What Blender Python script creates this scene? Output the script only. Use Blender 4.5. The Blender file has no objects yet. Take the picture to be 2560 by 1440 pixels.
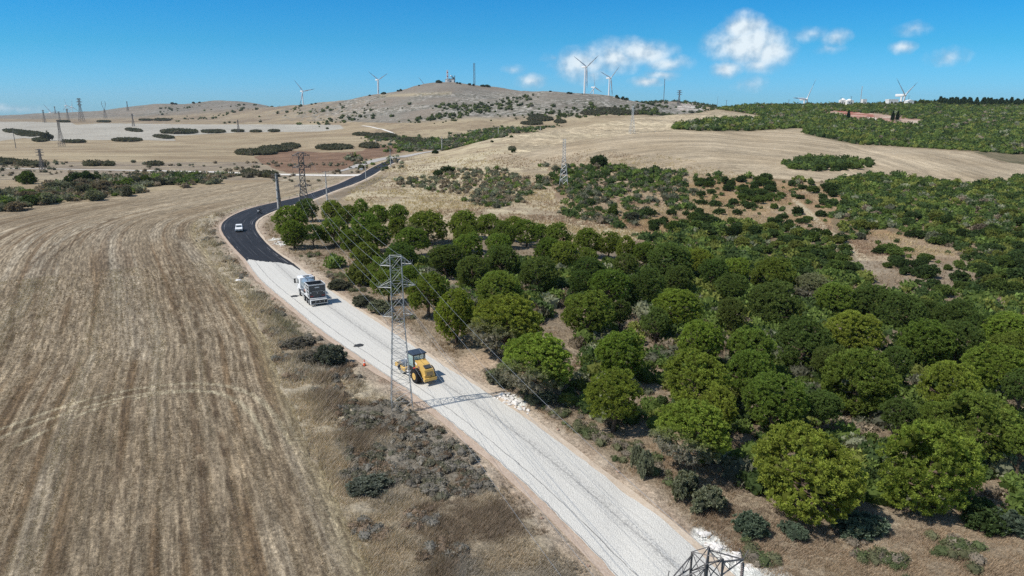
import bpy, bmesh, math, random
import numpy as np
from mathutils import Vector, Matrix
rng = np.random.default_rng(7); random.seed(7)
SC = bpy.context.scene; COL = SC.collection
# ------------------------------------------------------------------ camera
F = 1707.0; CH = 29.0; PITCH = math.atan((720-286)/F)
cP, sP = math.cos(PITCH), math.sin(PITCH)
cam_d = bpy.data.cameras.new('camera'); cam = bpy.data.objects.new('camera', cam_d); COL.objects.link(cam)
cam_d.sensor_width = 36; cam_d.lens = F/2560*36; cam_d.clip_start = 0.5; cam_d.clip_end = 30000
cam.location = (0, 0, CH); cam.rotation_euler = (math.pi/2-PITCH, 0, 0); SC.camera = cam
SC.render.resolution_x = 1024; SC.render.resolution_y = 576
SC.view_settings.view_transform = 'Standard'; SC.view_settings.look = 'None'
SC.view_settings.gamma = 1; SC.view_settings.exposure = 0.12
SC.cycles.use_denoising = False; SC.cycles.use_adaptive_sampling = False; SC.cycles.sample_clamp_indirect = 4
SC.cycles.max_bounces = 6; SC.cycles.diffuse_bounces = 3; SC.cycles.volume_bounces = 0; SC.cycles.transparent_max_bounces = 8
# ------------------------------------------------------------------ sun and sky
SUN_EL, SUN_AZ = math.radians(54), math.radians(19.5)     # shadows fall to the right and slightly away
sd = Vector((math.cos(SUN_AZ)*math.cos(SUN_EL), math.sin(SUN_AZ)*math.cos(SUN_EL), -math.sin(SUN_EL)))
sun_d = bpy.data.lights.new('sun', 'SUN'); sun_d.energy = 4.4; sun_d.angle = math.radians(0.5); sun_d.color = (1, .94, .855)
sun = bpy.data.objects.new('sun', sun_d); COL.objects.link(sun)
sun.rotation_euler = sd.to_track_quat('-Z', 'Y').to_euler()
W = bpy.data.worlds.new('World'); SC.world = W; W.use_nodes = True
nt = W.node_tree; nt.nodes.clear()
def N(t, typ, **kw):
    n = t.nodes.new(typ)
    for k, v in kw.items():
        if k.startswith('i_'):
            kk = k[2:]; kk = int(kk) if kk.isdigit() else kk.replace('_', ' ')
            n.inputs[kk].default_value = v
        else: setattr(n, k, v)
    return n
def math_(t, op, a, b=None, c=None, clamp=False):
    n = t.nodes.new('ShaderNodeMath'); n.operation = op; n.use_clamp = clamp
    for i, x in enumerate((a, b, c)):
        if x is None: continue
        if isinstance(x, (int, float)): n.inputs[i].default_value = x
        else: t.links.new(x, n.inputs[i])
    return n.outputs[0]
def vmath(t, op, a, b=None):
    n = t.nodes.new('ShaderNodeVectorMath'); n.operation = op
    for i, x in enumerate((a, b)):
        if x is None: continue
        if isinstance(x, (tuple, list)): n.inputs[i].default_value = x
        else: t.links.new(x, n.inputs[i])
    return n.outputs['Value'] if op in ('LENGTH', 'DOT_PRODUCT') else n.outputs[0]
def ramp(t, fac, pts, interp='LINEAR'):
    n = t.nodes.new('ShaderNodeValToRGB'); cr = n.color_ramp; cr.interpolation = interp
    while len(cr.elements) < len(pts): cr.elements.new(0.5)
    for e, (p, c) in zip(cr.elements, pts):
        e.position = p; e.color = (*c, 1) if len(c) == 3 else c
    t.links.new(fac, n.inputs[0]); return n.outputs[0]
def mix(t, fac, a, b, mode='MIX'):
    n = t.nodes.new('ShaderNodeMix'); n.data_type = 'RGBA'; n.blend_type = mode
    for i, x in ((0, fac), (6, a), (7, b)):
        if isinstance(x, (int, float)): n.inputs[i].default_value = x
        elif isinstance(x, (tuple, list)): n.inputs[i].default_value = (*x, 1) if len(x) == 3 else x
        else: t.links.new(x, n.inputs[i])
    return n.outputs[2]
def noise(t, vec, scale, detail=4, rough=.55, dist=0, dims='3D'):
    n = t.nodes.new('ShaderNodeTexNoise'); n.noise_dimensions = dims
    n.inputs['Scale'].default_value = scale; n.inputs['Detail'].default_value = detail
    n.inputs['Roughness'].default_value = rough; n.inputs['Distortion'].default_value = dist
    if vec is not None: t.links.new(vec, n.inputs['Vector'])
    return n.outputs[0]
def mapr(t, v, a, b, c=0, d=1, smooth=False):
    n = t.nodes.new('ShaderNodeMapRange'); n.inputs[1].default_value = a; n.inputs[2].default_value = b
    n.inputs[3].default_value = c; n.inputs[4].default_value = d
    if smooth: n.interpolation_type = 'SMOOTHSTEP'
    t.links.new(v, n.inputs[0]); return n.outputs[0]
sky = N(nt, 'ShaderNodeTexSky', sky_type='NISHITA', sun_disc=False)
sky.sun_elevation = SUN_EL; sky.sun_rotation = math.atan2(-sd.x, -sd.y); sky.altitude = 200
sky.air_density = 1.0; sky.dust_density = 0.35; sky.ozone_density = 2.2
def t_of(y):
    w = (y-720)/F
    return (sP+cP*w)/(cP-w*sP)
tc = N(nt, 'ShaderNodeTexCoord'); sp = N(nt, 'ShaderNodeSeparateXYZ'); nt.links.new(tc.outputs['Generated'], sp.inputs[0])
yy = math_(nt, 'MAXIMUM', sp.outputs[1], 0.05)
ae = N(nt, 'ShaderNodeCombineXYZ')
nt.links.new(math_(nt, 'DIVIDE', sp.outputs[0], yy), ae.inputs[0]); nt.links.new(math_(nt, 'DIVIDE', sp.outputs[2], yy), ae.inputs[1])
elev = math_(nt, 'DIVIDE', sp.outputs[2], yy)
gain = ramp(nt, mapr(nt, elev, -.02, .40), [(0, (.34, .72, 1.20)), (.12, (.26, .70, 1.22)), (.285, (.11, .61, .97)), (.43, (.052, .57, .97)), (.6, (.66, .84, .93)), (1, (.74, .88, .93))])
hs = nt.nodes.new('ShaderNodeVectorMath'); hs.operation = 'MULTIPLY'; nt.links.new(sky.outputs[0], hs.inputs[0]); nt.links.new(gain, hs.inputs[1])
warp = N(nt, 'ShaderNodeTexNoise'); warp.inputs['Scale'].default_value = 22; warp.inputs['Detail'].default_value = 5
nt.links.new(ae.outputs[0], warp.inputs['Vector'])
wv = vmath(nt, 'MULTIPLY', vmath(nt, 'SUBTRACT', warp.outputs[1], (.5, .5, .5)), (.03, .02, 0))
aew = vmath(nt, 'ADD', ae.outputs[0], wv)
CL = [(1862, 70, 52, 34, 1.1), (1868, 112, 92, 46, 1.15), (1925, 132, 62, 40, 1.), (1800, 105, 40, 18, .6), (1814, 172, 38, 18, .9), (1895, 155, 60, 22, .7),
      (1450, 160, 70, 40, .85), (1530, 145, 80, 38, .85), (1600, 132, 85, 32, .95), (1665, 158, 62, 24, .8), (1480, 190, 45, 22, .55), (1650, 188, 45, 14, .7),
      (1615, 207, 38, 14, .8), (1328, 204, 34, 18, .75), (1285, 174, 30, 14, .45), (2085, 95, 36, 24, .6), (2030, 85, 50, 20, .42), (2075, 125, 40, 14, .35),
      (2258, 117, 32, 15, .72), (2275, 72, 52, 18, .42), (2375, 142, 56, 22, .42), (1880, 205, 40, 24, .35), (30, 270, 90, 12, .45), (1380, 145, 30, 14, .4)]
acc = None
for (x, y, rx, ry, w) in CL:
    wv_ = (y-720)/F; k = 1/(F*(cP-wv_*sP))
    a0, e0 = (x-1280)*k, -t_of(y)
    L = vmath(nt, 'LENGTH', vmath(nt, 'MULTIPLY', vmath(nt, 'SUBTRACT', aew, (a0, e0, 0)), (1/(rx*k*1.4), 1/(ry*k*1.4), 0)))
    m = math_(nt, 'MULTIPLY', math_(nt, 'SUBTRACT', 1.0, L), w)
    acc = m if acc is None else math_(nt, 'MAXIMUM', acc, m)
n1 = noise(nt, ae.outputs[0], 42, 5, .52)
n1b = noise(nt, vmath(nt, 'ADD', ae.outputs[0], (.006, -.006, 0)), 42, 5, .52)
dens = math_(nt, 'ADD', math_(nt, 'MULTIPLY', acc, 1.3), math_(nt, 'MULTIPLY', math_(nt, 'SUBTRACT', n1, .50), .8))
alpha = math_(nt, 'MULTIPLY', mapr(nt, dens, -.06, 1.15, 0, 1, True), 0.97)
alpha = math_(nt, 'MULTIPLY', alpha, mapr(nt, acc, 0.0, .12, 0, 1, True))
rel = math_(nt, 'MULTIPLY', math_(nt, 'SUBTRACT', n1, n1b), 2.5)
lit = math_(nt, 'ADD', mapr(nt, dens, 0.1, 1.0, .1, .9), rel, clamp=True)
ccol = mix(nt, lit, (3.0, 4.1, 5.2), (6.6, 7.4, 7.9))
skyc = mix(nt, alpha, hs.outputs[0], ccol)
bg = N(nt, 'ShaderNodeBackground'); bg.inputs['Strength'].default_value = 0.118; nt.links.new(skyc, bg.inputs['Color'])
ow = N(nt, 'ShaderNodeOutputWorld'); nt.links.new(bg.outputs[0], ow.inputs[0])
# ------------------------------------------------------------------ projection helpers (photo pixels at 2560x1440 <-> places in the world)
def a_of(px, py):
    w = (py-720)/F
    return (px-1280)/F/(cP-w*sP)
def project(X, Y, Z):
    d = Y*cP-(Z-CH)*sP; v = (-(Z-CH)*cP-Y*sP)
    return 1280+F*X/d, 720+F*v/d, d
# ------------------------------------------------------------------ terrain heights
def zi(Y, y): return CH-Y*t_of(y)
PROF = {  # horizon column -> (distance, image row) or (distance, 0, height)
 -1200: [(700,0,0),(1400,0,10),(2500,0,22),(4000,0,12)],
 -300: [(250,0,0),(700,0,0),(900,341),(1400,306),(1700,299),(2500,287),(3000,0,10),(6000,0,0)],
 0: [(250,0,0),(700,0,0),(900,341),(1400,305),(1700,300),(2500,288),(3000,0,15),(6000,0,5)],
 120: [(250,0,0),(700,0,0),(900,341),(1400,305),(1700,299),(2400,282.5),(2900,0,10),(6000,0,0)],
 234: [(250,0,0),(700,0,0),(900,341),(1400,304),(1700,298),(2400,278),(2900,0,10),(6000,0,0)],
 344: [(250,0,0),(700,0,0),(900,341),(1400,304),(1700,297),(2300,263.5),(2800,0,15),(6000,0,0)],
 404: [(250,0,0),(700,0,0),(900,341),(1350,306),(1600,298),(2250,257),(2800,0,20),(6000,0,0)],
 457: [(250,0,0),(700,0,0),(900,341),(1350,306),(1600,295),(2200,260.5),(2800,0,25),(6000,0,0)],
 541: [(250,0,0),(700,0,0),(900,341),(1350,306),(1600,290),(2200,248.5),(2800,0,30),(6000,0,0)],
 650: [(250,0,0),(650,0,0),(900,339),(1300,307),(1550,285),(1750,266),(2200,257),(2800,0,30),(6000,0,0)],
 730: [(250,0,0),(600,0,.5),(900,335),(1250,308),(1450,283),(1650,261.5),(2200,0,30),(6000,0,0)],
 798: [(250,0,0),(520,0,.5),(900,332),(1150,309),(1350,280),(1550,254.7),(2200,0,30),(6000,0,0)],
 870: [(250,0,0),(450,0,1),(850,333),(1050,309),(1300,278),(1500,248),(2200,0,30),(6000,0,0)],
 925: [(250,0,0),(420,0,1.2),(800,338),(980,309),(1250,270),(1500,233.5),(2200,0,30),(6000,0,0)],
 1000: [(250,0,0),(385,0,2),(500,0,0),(620,362),(760,340),(950,307),(1250,260),(1500,225),(2200,0,30),(6000,0,0)],
 1052: [(250,0,0),(385,0,2.5),(480,0,2),(600,362),(740,342),(930,304),(1250,252),(1530,207),(2200,0,30),(6000,0,0)],
 1110: [(250,0,0),(300,0,1),(400,0,4),(490,376),(560,0,1.0),(660,350),(760,336),(920,302),(1250,250),(1550,199.5),(2200,0,30),(6000,0,0)],
 1143: [(250,0,0),(300,0,1.5),(400,0,5.2),(485,368),(560,0,1.0),(660,352),(760,334),(920,300),(1250,254),(1560,201.5),(2200,0,30),(6000,0,0)],
 1192: [(250,0,0),(300,0,2),(400,0,6.5),(480,354),(560,0,4),(700,344),(800,325),(950,288),(1200,262),(1560,212),(2200,0,30),(6000,0,0)],
 1245: [(250,0,0),(300,0,2.2),(400,0,8),(490,342),(580,0,6),(740,335),(860,315),(1000,280),(1190,252),(1350,248),(1560,216.5),(2200,0,30),(6000,0,0)],
 1300: [(240,0,0),(300,0,2.5),(400,0,8.8),(510,335),(600,0,8),(760,331),(870,312),(1000,275),(1190,236),(1350,0,75),(1560,225.5),(2200,0,35),(6000,0,0)],
 1368: [(220,0,-.5),(290,0,1.8),(400,0,9),(530,327),(620,0,9),(780,329),(870,312),(1000,272),(1190,229),(1400,0,70),(2200,0,35),(6000,0,0)],
 1456: [(200,0,-1),(290,0,1.5),(400,0,9.5),(500,0,15.5),(580,313),(680,0,13),(800,318),(900,295),(1190,228),(1400,0,62),(2200,0,35),(6000,0,0)],
 1509: [(200,0,-1.2),(290,0,1.2),(400,0,10),(500,0,17),(600,303),(700,0,16),(820,308),(1190,235),(1400,0,60),(2200,0,35),(6000,0,0)],
 1561: [(200,0,-1.6),(290,0,1),(400,0,10),(500,0,19),(630,297),(740,0,20),(850,300),(1180,248),(1400,0,55),(2200,0,35),(6000,0,0)],
 1600: [(180,0,-2),(290,0,.8),(400,0,10.5),(500,0,20),(650,292),(760,0,22),(900,285),(1170,256.5),(1400,0,45),(1700,252.5),(2200,0,35),(6000,0,0)],
 1690: [(60,0,-.3),(110,0,-2),(180,0,-2.8),(290,0,.5),(400,0,11),(500,0,20),(600,0,25),(710,283.5),(840,0,23),(1000,0,24),(1700,250.5),(2200,0,35),(6000,0,0)],
 1780: [(60,0,-.4),(110,0,-2.6),(180,0,-3.5),(290,0,.3),(400,0,11.5),(500,0,19),(620,0,26),(750,277.5),(850,273),(1000,0,30),(1700,262),(2200,0,35),(6000,0,0)],
 1870: [(60,0,-.6),(110,0,-3.2),(180,0,-3.8),(290,0,0),(400,0,10),(520,328),(640,300),(760,283),(880,264.5),(1100,0,36),(6000,0,0)],
 2005: [(60,0,-.8),(110,0,-4),(180,0,-4.5),(290,0,0),(400,0,9.5),(520,328),(640,303),(760,285),(900,263),(1100,0,40),(6000,0,0)],
 2150: [(60,0,-1),(110,0,-5),(180,0,-5),(290,0,.8),(380,0,7),(450,364),(560,332),(700,300),(900,262.5),(1100,0,40),(6000,0,0)],
 2300: [(60,0,-1),(110,0,-5.5),(180,0,-5),(290,0,1),(380,0,7),(450,369),(560,335),(700,300),(920,259),(1100,0,45),(6000,0,0)],
 2450: [(60,0,-1),(110,0,-6),(180,0,-5),(290,0,0.6),(400,388),(520,340),(700,300),(940,260),(1100,0,45),(6000,0,0)],
 2600: [(60,0,-1),(110,0,-6),(180,0,-5),(290,0,1),(380,415),(500,350),(700,298),(940,259),(1100,0,45),(6000,0,0)],
 3600: [(60,0,-1),(110,0,-6),(180,0,-5),(290,0,3),(500,0,20),(940,0,50),(1100,0,45),(6000,0,0)],
}
LY0, LY1, DLY = math.log(5), math.log(7000), 0.01
PX0, PX1, DPX = -1200, 3600, 15
lgrid = np.arange(LY0, LY1+DLY, DLY); pgrid = np.arange(PX0, PX1+DPX, DPX)
keys = sorted(PROF); tab = []
for k in keys:
    Ys = [0.]; Zs = [0.]
    for e in PROF[k]:
        Ys.append(e[0]); Zs.append(e[2] if len(e) == 3 else zi(e[0], e[1]))
    tab.append(np.interp(np.exp(lgrid), Ys, Zs))
tab = np.array(tab)
T = np.stack([np.interp(pgrid, keys, tab[:, j]) for j in range(len(lgrid))], 1)
def gsm(A, s, axis):
    r = int(3*s); k = np.exp(-.5*(np.arange(-r, r+1)/s)**2); k /= k.sum()
    P = np.pad(A, [(r, r) if i == axis else (0, 0) for i in range(2)], mode='edge')
    return sum(k[i]*np.take(P, np.arange(i, i+A.shape[axis]), axis) for i in range(2*r+1))
T = gsm(gsm(T, 1.3, 0), 1.6, 1)
def vnoise(x, y, seed=0):
    xi = np.floor(x).astype(np.int64); yi = np.floor(y).astype(np.int64); fx = x-xi; fy = y-yi
    fx = fx*fx*(3-2*fx); fy = fy*fy*(3-2*fy)
    def h(a, b):
        n = (a*374761393+b*668265263+seed*1442695041) & 0x7fffffff
        n = ((n ^ (n >> 13))*1274126177) & 0x7fffffff
        return ((n ^ (n >> 16)) & 0xffff)/65535.
    return (h(xi, yi)*(1-fx)+h(xi+1, yi)*fx)*(1-fy)+(h(xi, yi+1)*(1-fx)+h(xi+1, yi+1)*fx)*fy
def fbm(x, y, s, o=4, seed=0):
    r = 0; a = .5; tot = 0
    for i in range(o):
        r = r+a*vnoise(x/s, y/s, seed+i*17); tot += a; a *= .55; s *= .48
    return r/tot
def H0(X, Y):
    Y = np.maximum(Y, 5.1); p = 1280+X/Y*F/cP
    u = np.clip((p-PX0)/DPX, 0, len(pgrid)-1.001); v = np.clip((np.log(Y)-LY0)/DLY, 0, len(lgrid)-1.001)
    i = u.astype(int); j = v.astype(int); fu = u-i; fv = v-j
    return (T[i, j]*(1-fu)+T[i+1, j]*fu)*(1-fv)+(T[i, j+1]*(1-fu)+T[i+1, j+1]*fu)*fv
def H(X, Y):
    X = np.asarray(X, float); Y = np.asarray(Y, float)
    z = H0(X, Y)
    far = np.clip((Y-600)/600, 0, 1)
    return z+(fbm(X, Y, 60, 3, 5)-.5)*(.3+3.2*far)+far*((fbm(X, Y, 160, 3, 9)-.5)*6+(fbm(X, Y, 55, 3, 19)-.5)*5*np.clip((1700-Y)/300, 0, 1))*np.clip((z-10)/40, 0, 1)
YR = np.exp(np.linspace(math.log(14), math.log(6000), 4000))
def ground(px, py, n=0):
    """first terrain point seen through a photo pixel"""
    a = a_of(px, py); z = CH-YR*t_of(py); h = H(a*YR, YR)
    hit = np.nonzero(h >= z)[0]
    i = hit[0] if len(hit) else len(YR)-1
    Y = YR[i]
    return np.array([a*Y, Y, h[i]])
def G(*pts): return np.array([ground(*p) for p in pts])
def inpoly(px, py, poly):
    r = np.zeros(px.shape, bool); n = len(poly)
    for i in range(n):
        x1, y1 = poly[i]; x2, y2 = poly[(i+1) % n]
        if y1 == y2: continue
        c = ((y1 > py) != (y2 > py)) & (px < (x2-x1)*(py-y1)/(y2-y1)+x1)
        r ^= c
    return r
def pdist(X, Y, P, signed=False):
    """distance to polyline P (world xy); also arc length; sign + = right of travel"""
    best = np.full(X.shape, 1e9); arc = np.zeros(X.shape); sg = np.ones(X.shape); s0 = 0.
    for (x1, y1), (x2, y2) in zip(P[:-1], P[1:]):
        dx, dy = x2-x1, y2-y1; L2 = dx*dx+dy*dy
        if L2 < 1e-9: continue
        t = np.clip(((X-x1)*dx+(Y-y1)*dy)/L2, 0, 1)
        d = np.hypot(X-x1-t*dx, Y-y1-t*dy); m = d < best
        best = np.where(m, d, best); arc = np.where(m, s0+t*math.sqrt(L2), arc)
        cr = dx*(Y-y1)-dy*(X-x1); sg = np.where(m, np.where(cr < 0, 1., -1.), sg); s0 += math.sqrt(L2)
    return best, arc, sg
def resample(P, step):
    P = np.asarray(P, float); d = np.r_[0, np.cumsum(np.linalg.norm(np.diff(P, axis=0), axis=1))]
    n = max(2, int(d[-1]/step)+1); s = np.linspace(0, d[-1], n)
    return np.stack([np.interp(s, d, P[:, k]) for k in range(P.shape[1])], 1)
def smooth_line(P, it=3):
    P = np.asarray(P, float)
    for _ in range(it):
        Q = P.copy(); Q[1:-1] = .25*P[:-2]+.5*P[1:-1]+.25*P[2:]; P = Q
    return P
# ------------------------------------------------------------------ object helpers
def tag(o, label=None, cat=None, group=None, kind=None):
    if label: o['label'] = label
    if cat: o['category'] = cat
    if group: o['group'] = group
    if kind: o['kind'] = kind
    return o
def link(name, me, mats=(), parent=None):
    o = bpy.data.objects.new(name, me); COL.objects.link(o)
    for m in mats:
        if m is not None: me.materials.append(m)
    if parent is not None: o.parent = parent
    return o
def npmesh(name, V, Fc, smooth=False, mi=None):
    """V (n,3), Fc list of arrays (m,k)"""
    me = bpy.data.meshes.new(name)
    Fc = [np.asarray(f, np.int32) for f in (Fc if isinstance(Fc, list) else [Fc]) if len(f)]
    me.vertices.add(len(V)); me.vertices.foreach_set('co', np.asarray(V, np.float32).ravel())
    nl = sum(f.size for f in Fc); npg = sum(len(f) for f in Fc)
    me.loops.add(nl); me.loops.foreach_set('vertex_index', np.concatenate([f.ravel() for f in Fc]))
    me.polygons.add(npg)
    tot = np.concatenate([np.full(len(f), f.shape[1], np.int32) for f in Fc]); st = np.r_[0, np.cumsum(tot)[:-1]].astype(np.int32)
    me.polygons.foreach_set('loop_start', st); me.polygons.foreach_set('loop_total', tot)
    if mi is not None: me.polygons.foreach_set('material_index', np.asarray(mi, np.int32))
    me.polygons.foreach_set('use_smooth', np.full(npg, smooth)); me.update(calc_edges=True)
    return me
def vattr(me, name, arr, typ='FLOAT'):
    at = me.attributes.new(name, 'FLOAT_COLOR' if typ == 'COLOR' else 'FLOAT', 'POINT')
    arr = np.asarray(arr, np.float32)
    if typ == 'COLOR': at.data.foreach_set('color', np.c_[arr, np.ones(len(arr), np.float32)].ravel())
    else: at.data.foreach_set('value', arr)
def newmat(name):
    m = bpy.data.materials.new(name); m.use_nodes = True; t = m.node_tree; b = t.nodes['Principled BSDF']
    return m, t, b
def mat(name, col, rough=.6, metal=0, var=.12, scale=3, spec=.5, emit=None):
    m, t, b = newmat(name)
    tcn = N(t, 'ShaderNodeTexCoord'); n = noise(t, tcn.outputs['Object'], scale, 5)
    c0 = tuple(max(0, x*(1-var)) for x in col); c1 = tuple(min(1, x*(1+var)) for x in col)
    t.links.new(mix(t, mapr(t, n, .3, .7), c0, c1), b.inputs['Base Color'])
    b.inputs['Roughness'].default_value = rough; b.inputs['Metallic'].default_value = metal
    b.inputs['Specular IOR Level'].default_value = spec
    return m
class MB:
    """collects shapes of one mesh"""
    def __init__(s): s.bm = bmesh.new()
    def _fin(s, vs, M):
        if M is not None: bmesh.ops.transform(s.bm, matrix=M, verts=vs)
        return s
    def box(s, c, d, rot=None, bev=0, taper=None):
        r = bmesh.ops.create_cube(s.bm, size=1); vs = r['verts']
        for v in vs:
            k = 1
            if taper is not None and v.co.z > 0: v.co.x *= taper[0]; v.co.y *= taper[1]
            v.co = Vector((v.co.x*d[0], v.co.y*d[1], v.co.z*d[2]))
        M = Matrix.Translation(c)
        if rot is not None: M = M @ rot
        bmesh.ops.transform(s.bm, matrix=M, verts=vs)
        if bev:
            es = list({e for v in vs for e in v.link_edges})
            bmesh.ops.bevel(s.bm, geom=es, offset=bev, segments=2, affect='EDGES', profile=.6)
        return s
    def cyl(s, p0, p1, r0, r1=None, n=10, cap=True):
        p0 = Vector(p0); p1 = Vector(p1); r1 = r0 if r1 is None else r1; d = p1-p0
        q = d.to_track_quat('Z', 'Y').to_matrix().to_4x4()
        M = Matrix.Translation((p0+p1)/2) @ q
        bmesh.ops.create_cone(s.bm, cap_ends=cap, segments=n, radius1=r0, radius2=r1, depth=d.length, matrix=M); return s
    def bar(s, p0, p1, w): return s.cyl(p0, p1, w*.62, n=4)
    def sph(s, c, r, sc=(1, 1, 1), seg=12):
        bmesh.ops.create_uvsphere(s.bm, u_segments=seg, v_segments=max(6, seg//2), radius=r, matrix=Matrix.Translation(c) @ Matrix.Diagonal((*sc, 1))); return s
    def poly(s, prof, axis, a, b):
        """extrude a 2d profile between a and b along axis (0=x,1=y); profile gives the other two coords"""
        def P(t, u, v): return (t, u, v) if axis == 0 else ((u, t, v) if axis == 1 else (u, v, t))
        A = [s.bm.verts.new(P(a, *p)) for p in prof]; B = [s.bm.verts.new(P(b, *p)) for p in prof]; n = len(prof)
        s.bm.faces.new(A); s.bm.faces.new(B[::-1])
        for i in range(n): s.bm.faces.new((A[i], B[i], B[(i+1) % n], A[(i+1) % n]))
        return s
    def build(s, name, m, parent=None, smooth=False):
        bmesh.ops.recalc_face_normals(s.bm, faces=s.bm.faces[:])
        me = bpy.data.meshes.new(name); s.bm.to_mesh(me); s.bm.free()
        if smooth:
            for p in me.polygons: p.use_smooth = True
            me.set_sharp_from_angle(angle=math.radians(35))
        return link(name, me, (m,), parent)
def empty(name, loc, rz=0):
    o = bpy.data.objects.new(name, None); COL.objects.link(o); o.location = loc; o.rotation_euler = (0, 0, rz); o.empty_display_size = .5
    return o
def copy_tree(o, parent=None):
    c = o.copy(); COL.objects.link(c); c.parent = parent
    for ch in list(o.children): copy_tree(ch, c)
    return c
# ------------------------------------------------------------------ road lines (photo pixels -> world)
GL = [(612,648),(640,690),(668,718),(700,742),(743,780),(800,826),(860,868),(920,910),(990,955),(1035,984),(1092,1030),(1174,1093),(1259,1168),(1344,1239),(1412,1307),(1480,1375),(1541,1440),(1640,1545)]
GR = [(735,661),(775,690),(819,723),(880,765),(930,798),(990,838),(1051,880),(1130,930),(1167,950),(1218,984),(1310,1045),(1412,1117),(1514,1195),(1600,1257),(1647,1293),(1694,1332),(1740,1373),(1810,1440),(1920,1545)]
AO = [(1000,396.5),(969,402),(947,411),(925,422),(902,436),(881,444),(850,459),(819,470),(752,492),(696,505),(655,513),(615,524),(577,540),(556,556),(550,571),(560,590),(580,615),(612,648)]
AI = [(1000,399.5),(991,405),(962,419),(937,435),(909,450),(878,463),(850,472),(819,484),(777,502),(731,512),(689,526),(655,541),(640,551),(636,565),(643,582),(660,603),(690,632),(735,661)]
gl = smooth_line(resample(G(*GL)[:, :2], 3), 4); gr = smooth_line(resample(G(*GR)[:, :2], 3), 4)
ao = smooth_line(resample(G(*AO)[:, :2], 3), 5); ai = smooth_line(resample(G(*AI)[:, :2], 3), 5)
def match(A, B, n):
    A = resample(A, np.linalg.norm(np.diff(A, axis=0), axis=1).sum()/n*.999); B = resample(B, np.linalg.norm(np.diff(B, axis=0), axis=1).sum()/n*.999)
    m = min(len(A), len(B)); return A[:m], B[:m]
def full_line(A, B): return smooth_line(resample(np.concatenate([A, B]), 2.), 4)
EL = full_line(ao, gl[1:]); ER = full_line(ai, gr[1:])      # far to near; left / right road edge
def strip(name, A, B, lift, m, cross=8, crown=.06, zf=H, side=0.0):
    n = len(A); V = []; U = []
    ts = np.linspace(0, 1, cross+1)
    P = A[:, None, :]*(1-ts[None, :, None])+B[:, None, :]*ts[None, :, None]
    X, Y = P[..., 0], P[..., 1]
    Z = zf(X, Y)+lift+crown*4*ts*(1-ts)
    w = np.linalg.norm(B-A, axis=1)
    arc = np.r_[0, np.cumsum(np.linalg.norm(np.diff((A+B)/2, axis=0), axis=1))]
    V = np.stack([X, Y, Z], -1).reshape(-1, 3)
    c = cross+1; i, j = np.meshgrid(np.arange(n-1), np.arange(cross), indexing='ij'); q = (i*c+j).ravel()
    Fq = np.stack([q, q+c, q+c+1, q+1], 1)
    me = npmesh(name, V, Fq, True)
    vattr(me, 'ru', (ts[None, :]*w[:, None]).ravel()); vattr(me, 'rt', np.broadcast_to(ts, (n, c)).ravel()); vattr(me, 'rv', np.repeat(arc, c))
    o = link(name, me, (m,)); tag(o, kind='structure'); return o
def attr(t, name, out='Fac'):
    n = t.nodes.new('ShaderNodeAttribute'); n.attribute_name = name; return n.outputs[out]
def combine(t, x, y, z=0):
    n = t.nodes.new('ShaderNodeCombineXYZ')
    for i, v in enumerate((x, y, z)):
        if isinstance(v, (int, float)): n.inputs[i].default_value = v
        else: t.links.new(v, n.inputs[i])
    return n.outputs[0]
def bump(t, b, h, dist=.1, strength=1.):
    n = t.nodes.new('ShaderNodeBump'); n.inputs['Strength'].default_value = strength; n.inputs['Distance'].default_value = dist
    t.links.new(h, n.inputs['Height']); t.links.new(n.outputs[0], b.inputs['Normal'])
def band(t, v, c, w, soft):
    """1 inside |v-c|<w"""
    d = math_(t, 'ABSOLUTE', math_(t, 'SUBTRACT', v, c))
    return mapr(t, d, w, w+soft, 1, 0, True)
# gravel: white chippings with wheel lines of missing stone
mg, t, b = newmat('white_gravel')
geo = N(t, 'ShaderNodeNewGeometry'); pos = geo.outputs['Position']
ru, rt, rv = attr(t, 'ru'), attr(t, 'rt'), attr(t, 'rv')
wob = math_(t, 'MULTIPLY', math_(t, 'SUBTRACT', noise(t, combine(t, rv, 0), .09, 2), .5), .5)
fine = noise(t, pos, 14, 3, .7); mid = noise(t, pos, 2.2, 4, .6); longn = noise(t, combine(t, math_(t, 'MULTIPLY', rt, 26), math_(t, 'MULTIPLY', rv, .12)), 1, 3)
vor = N(t, 'ShaderNodeTexVoronoi'); vor.inputs['Scale'].default_value = 9; t.links.new(pos, vor.inputs['Vector'])
base = mix(t, mapr(t, fine, .3, .7), (.47, .455, .41), (.74, .72, .655))
base = mix(t, mapr(t, mid, .3, .75, 0, .35), base, (.52, .52, .50))
base = mix(t, mapr(t, longn, .42, .75, 0, .22), base, (.46, .45, .42))
spk = noise(t, pos, 22, 2, .6)
base = mix(t, mapr(t, spk, .58, .66, 0, .7), base, (.17, .17, .165))
tt = math_(t, 'ADD', rt, math_(t, 'MULTIPLY', wob, .035))
for c_, w_, st in ((.185, .006, .75), (.015, .006, .7), (.5, .004, .38), (.60, .012, .38), (.80, .004, .35), (.36, .003, .2), (.93, .006, .15)):
    brk = mapr(t, noise(t, combine(t, rv, c_*50), .9, 3, .8), .30, .60, .35, 1)
    ln = math_(t, 'MULTIPLY', math_(t, 'MULTIPLY', band(t, tt, c_, w_*.5, w_*1.0), brk), st)
    base = mix(t, ln, base, (.045, .045, .05))
wide = math_(t, 'MULTIPLY', band(t, tt, .62, .02, .12), mapr(t, noise(t, pos, 5, 3, .8), .45, .6, 0, .5))
base = mix(t, wide, base, (.15, .15, .15))
t.links.new(base, b.inputs['Base Color']); b.inputs['Roughness'].default_value = .9; b.inputs['Specular IOR Level'].default_value = .2
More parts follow.
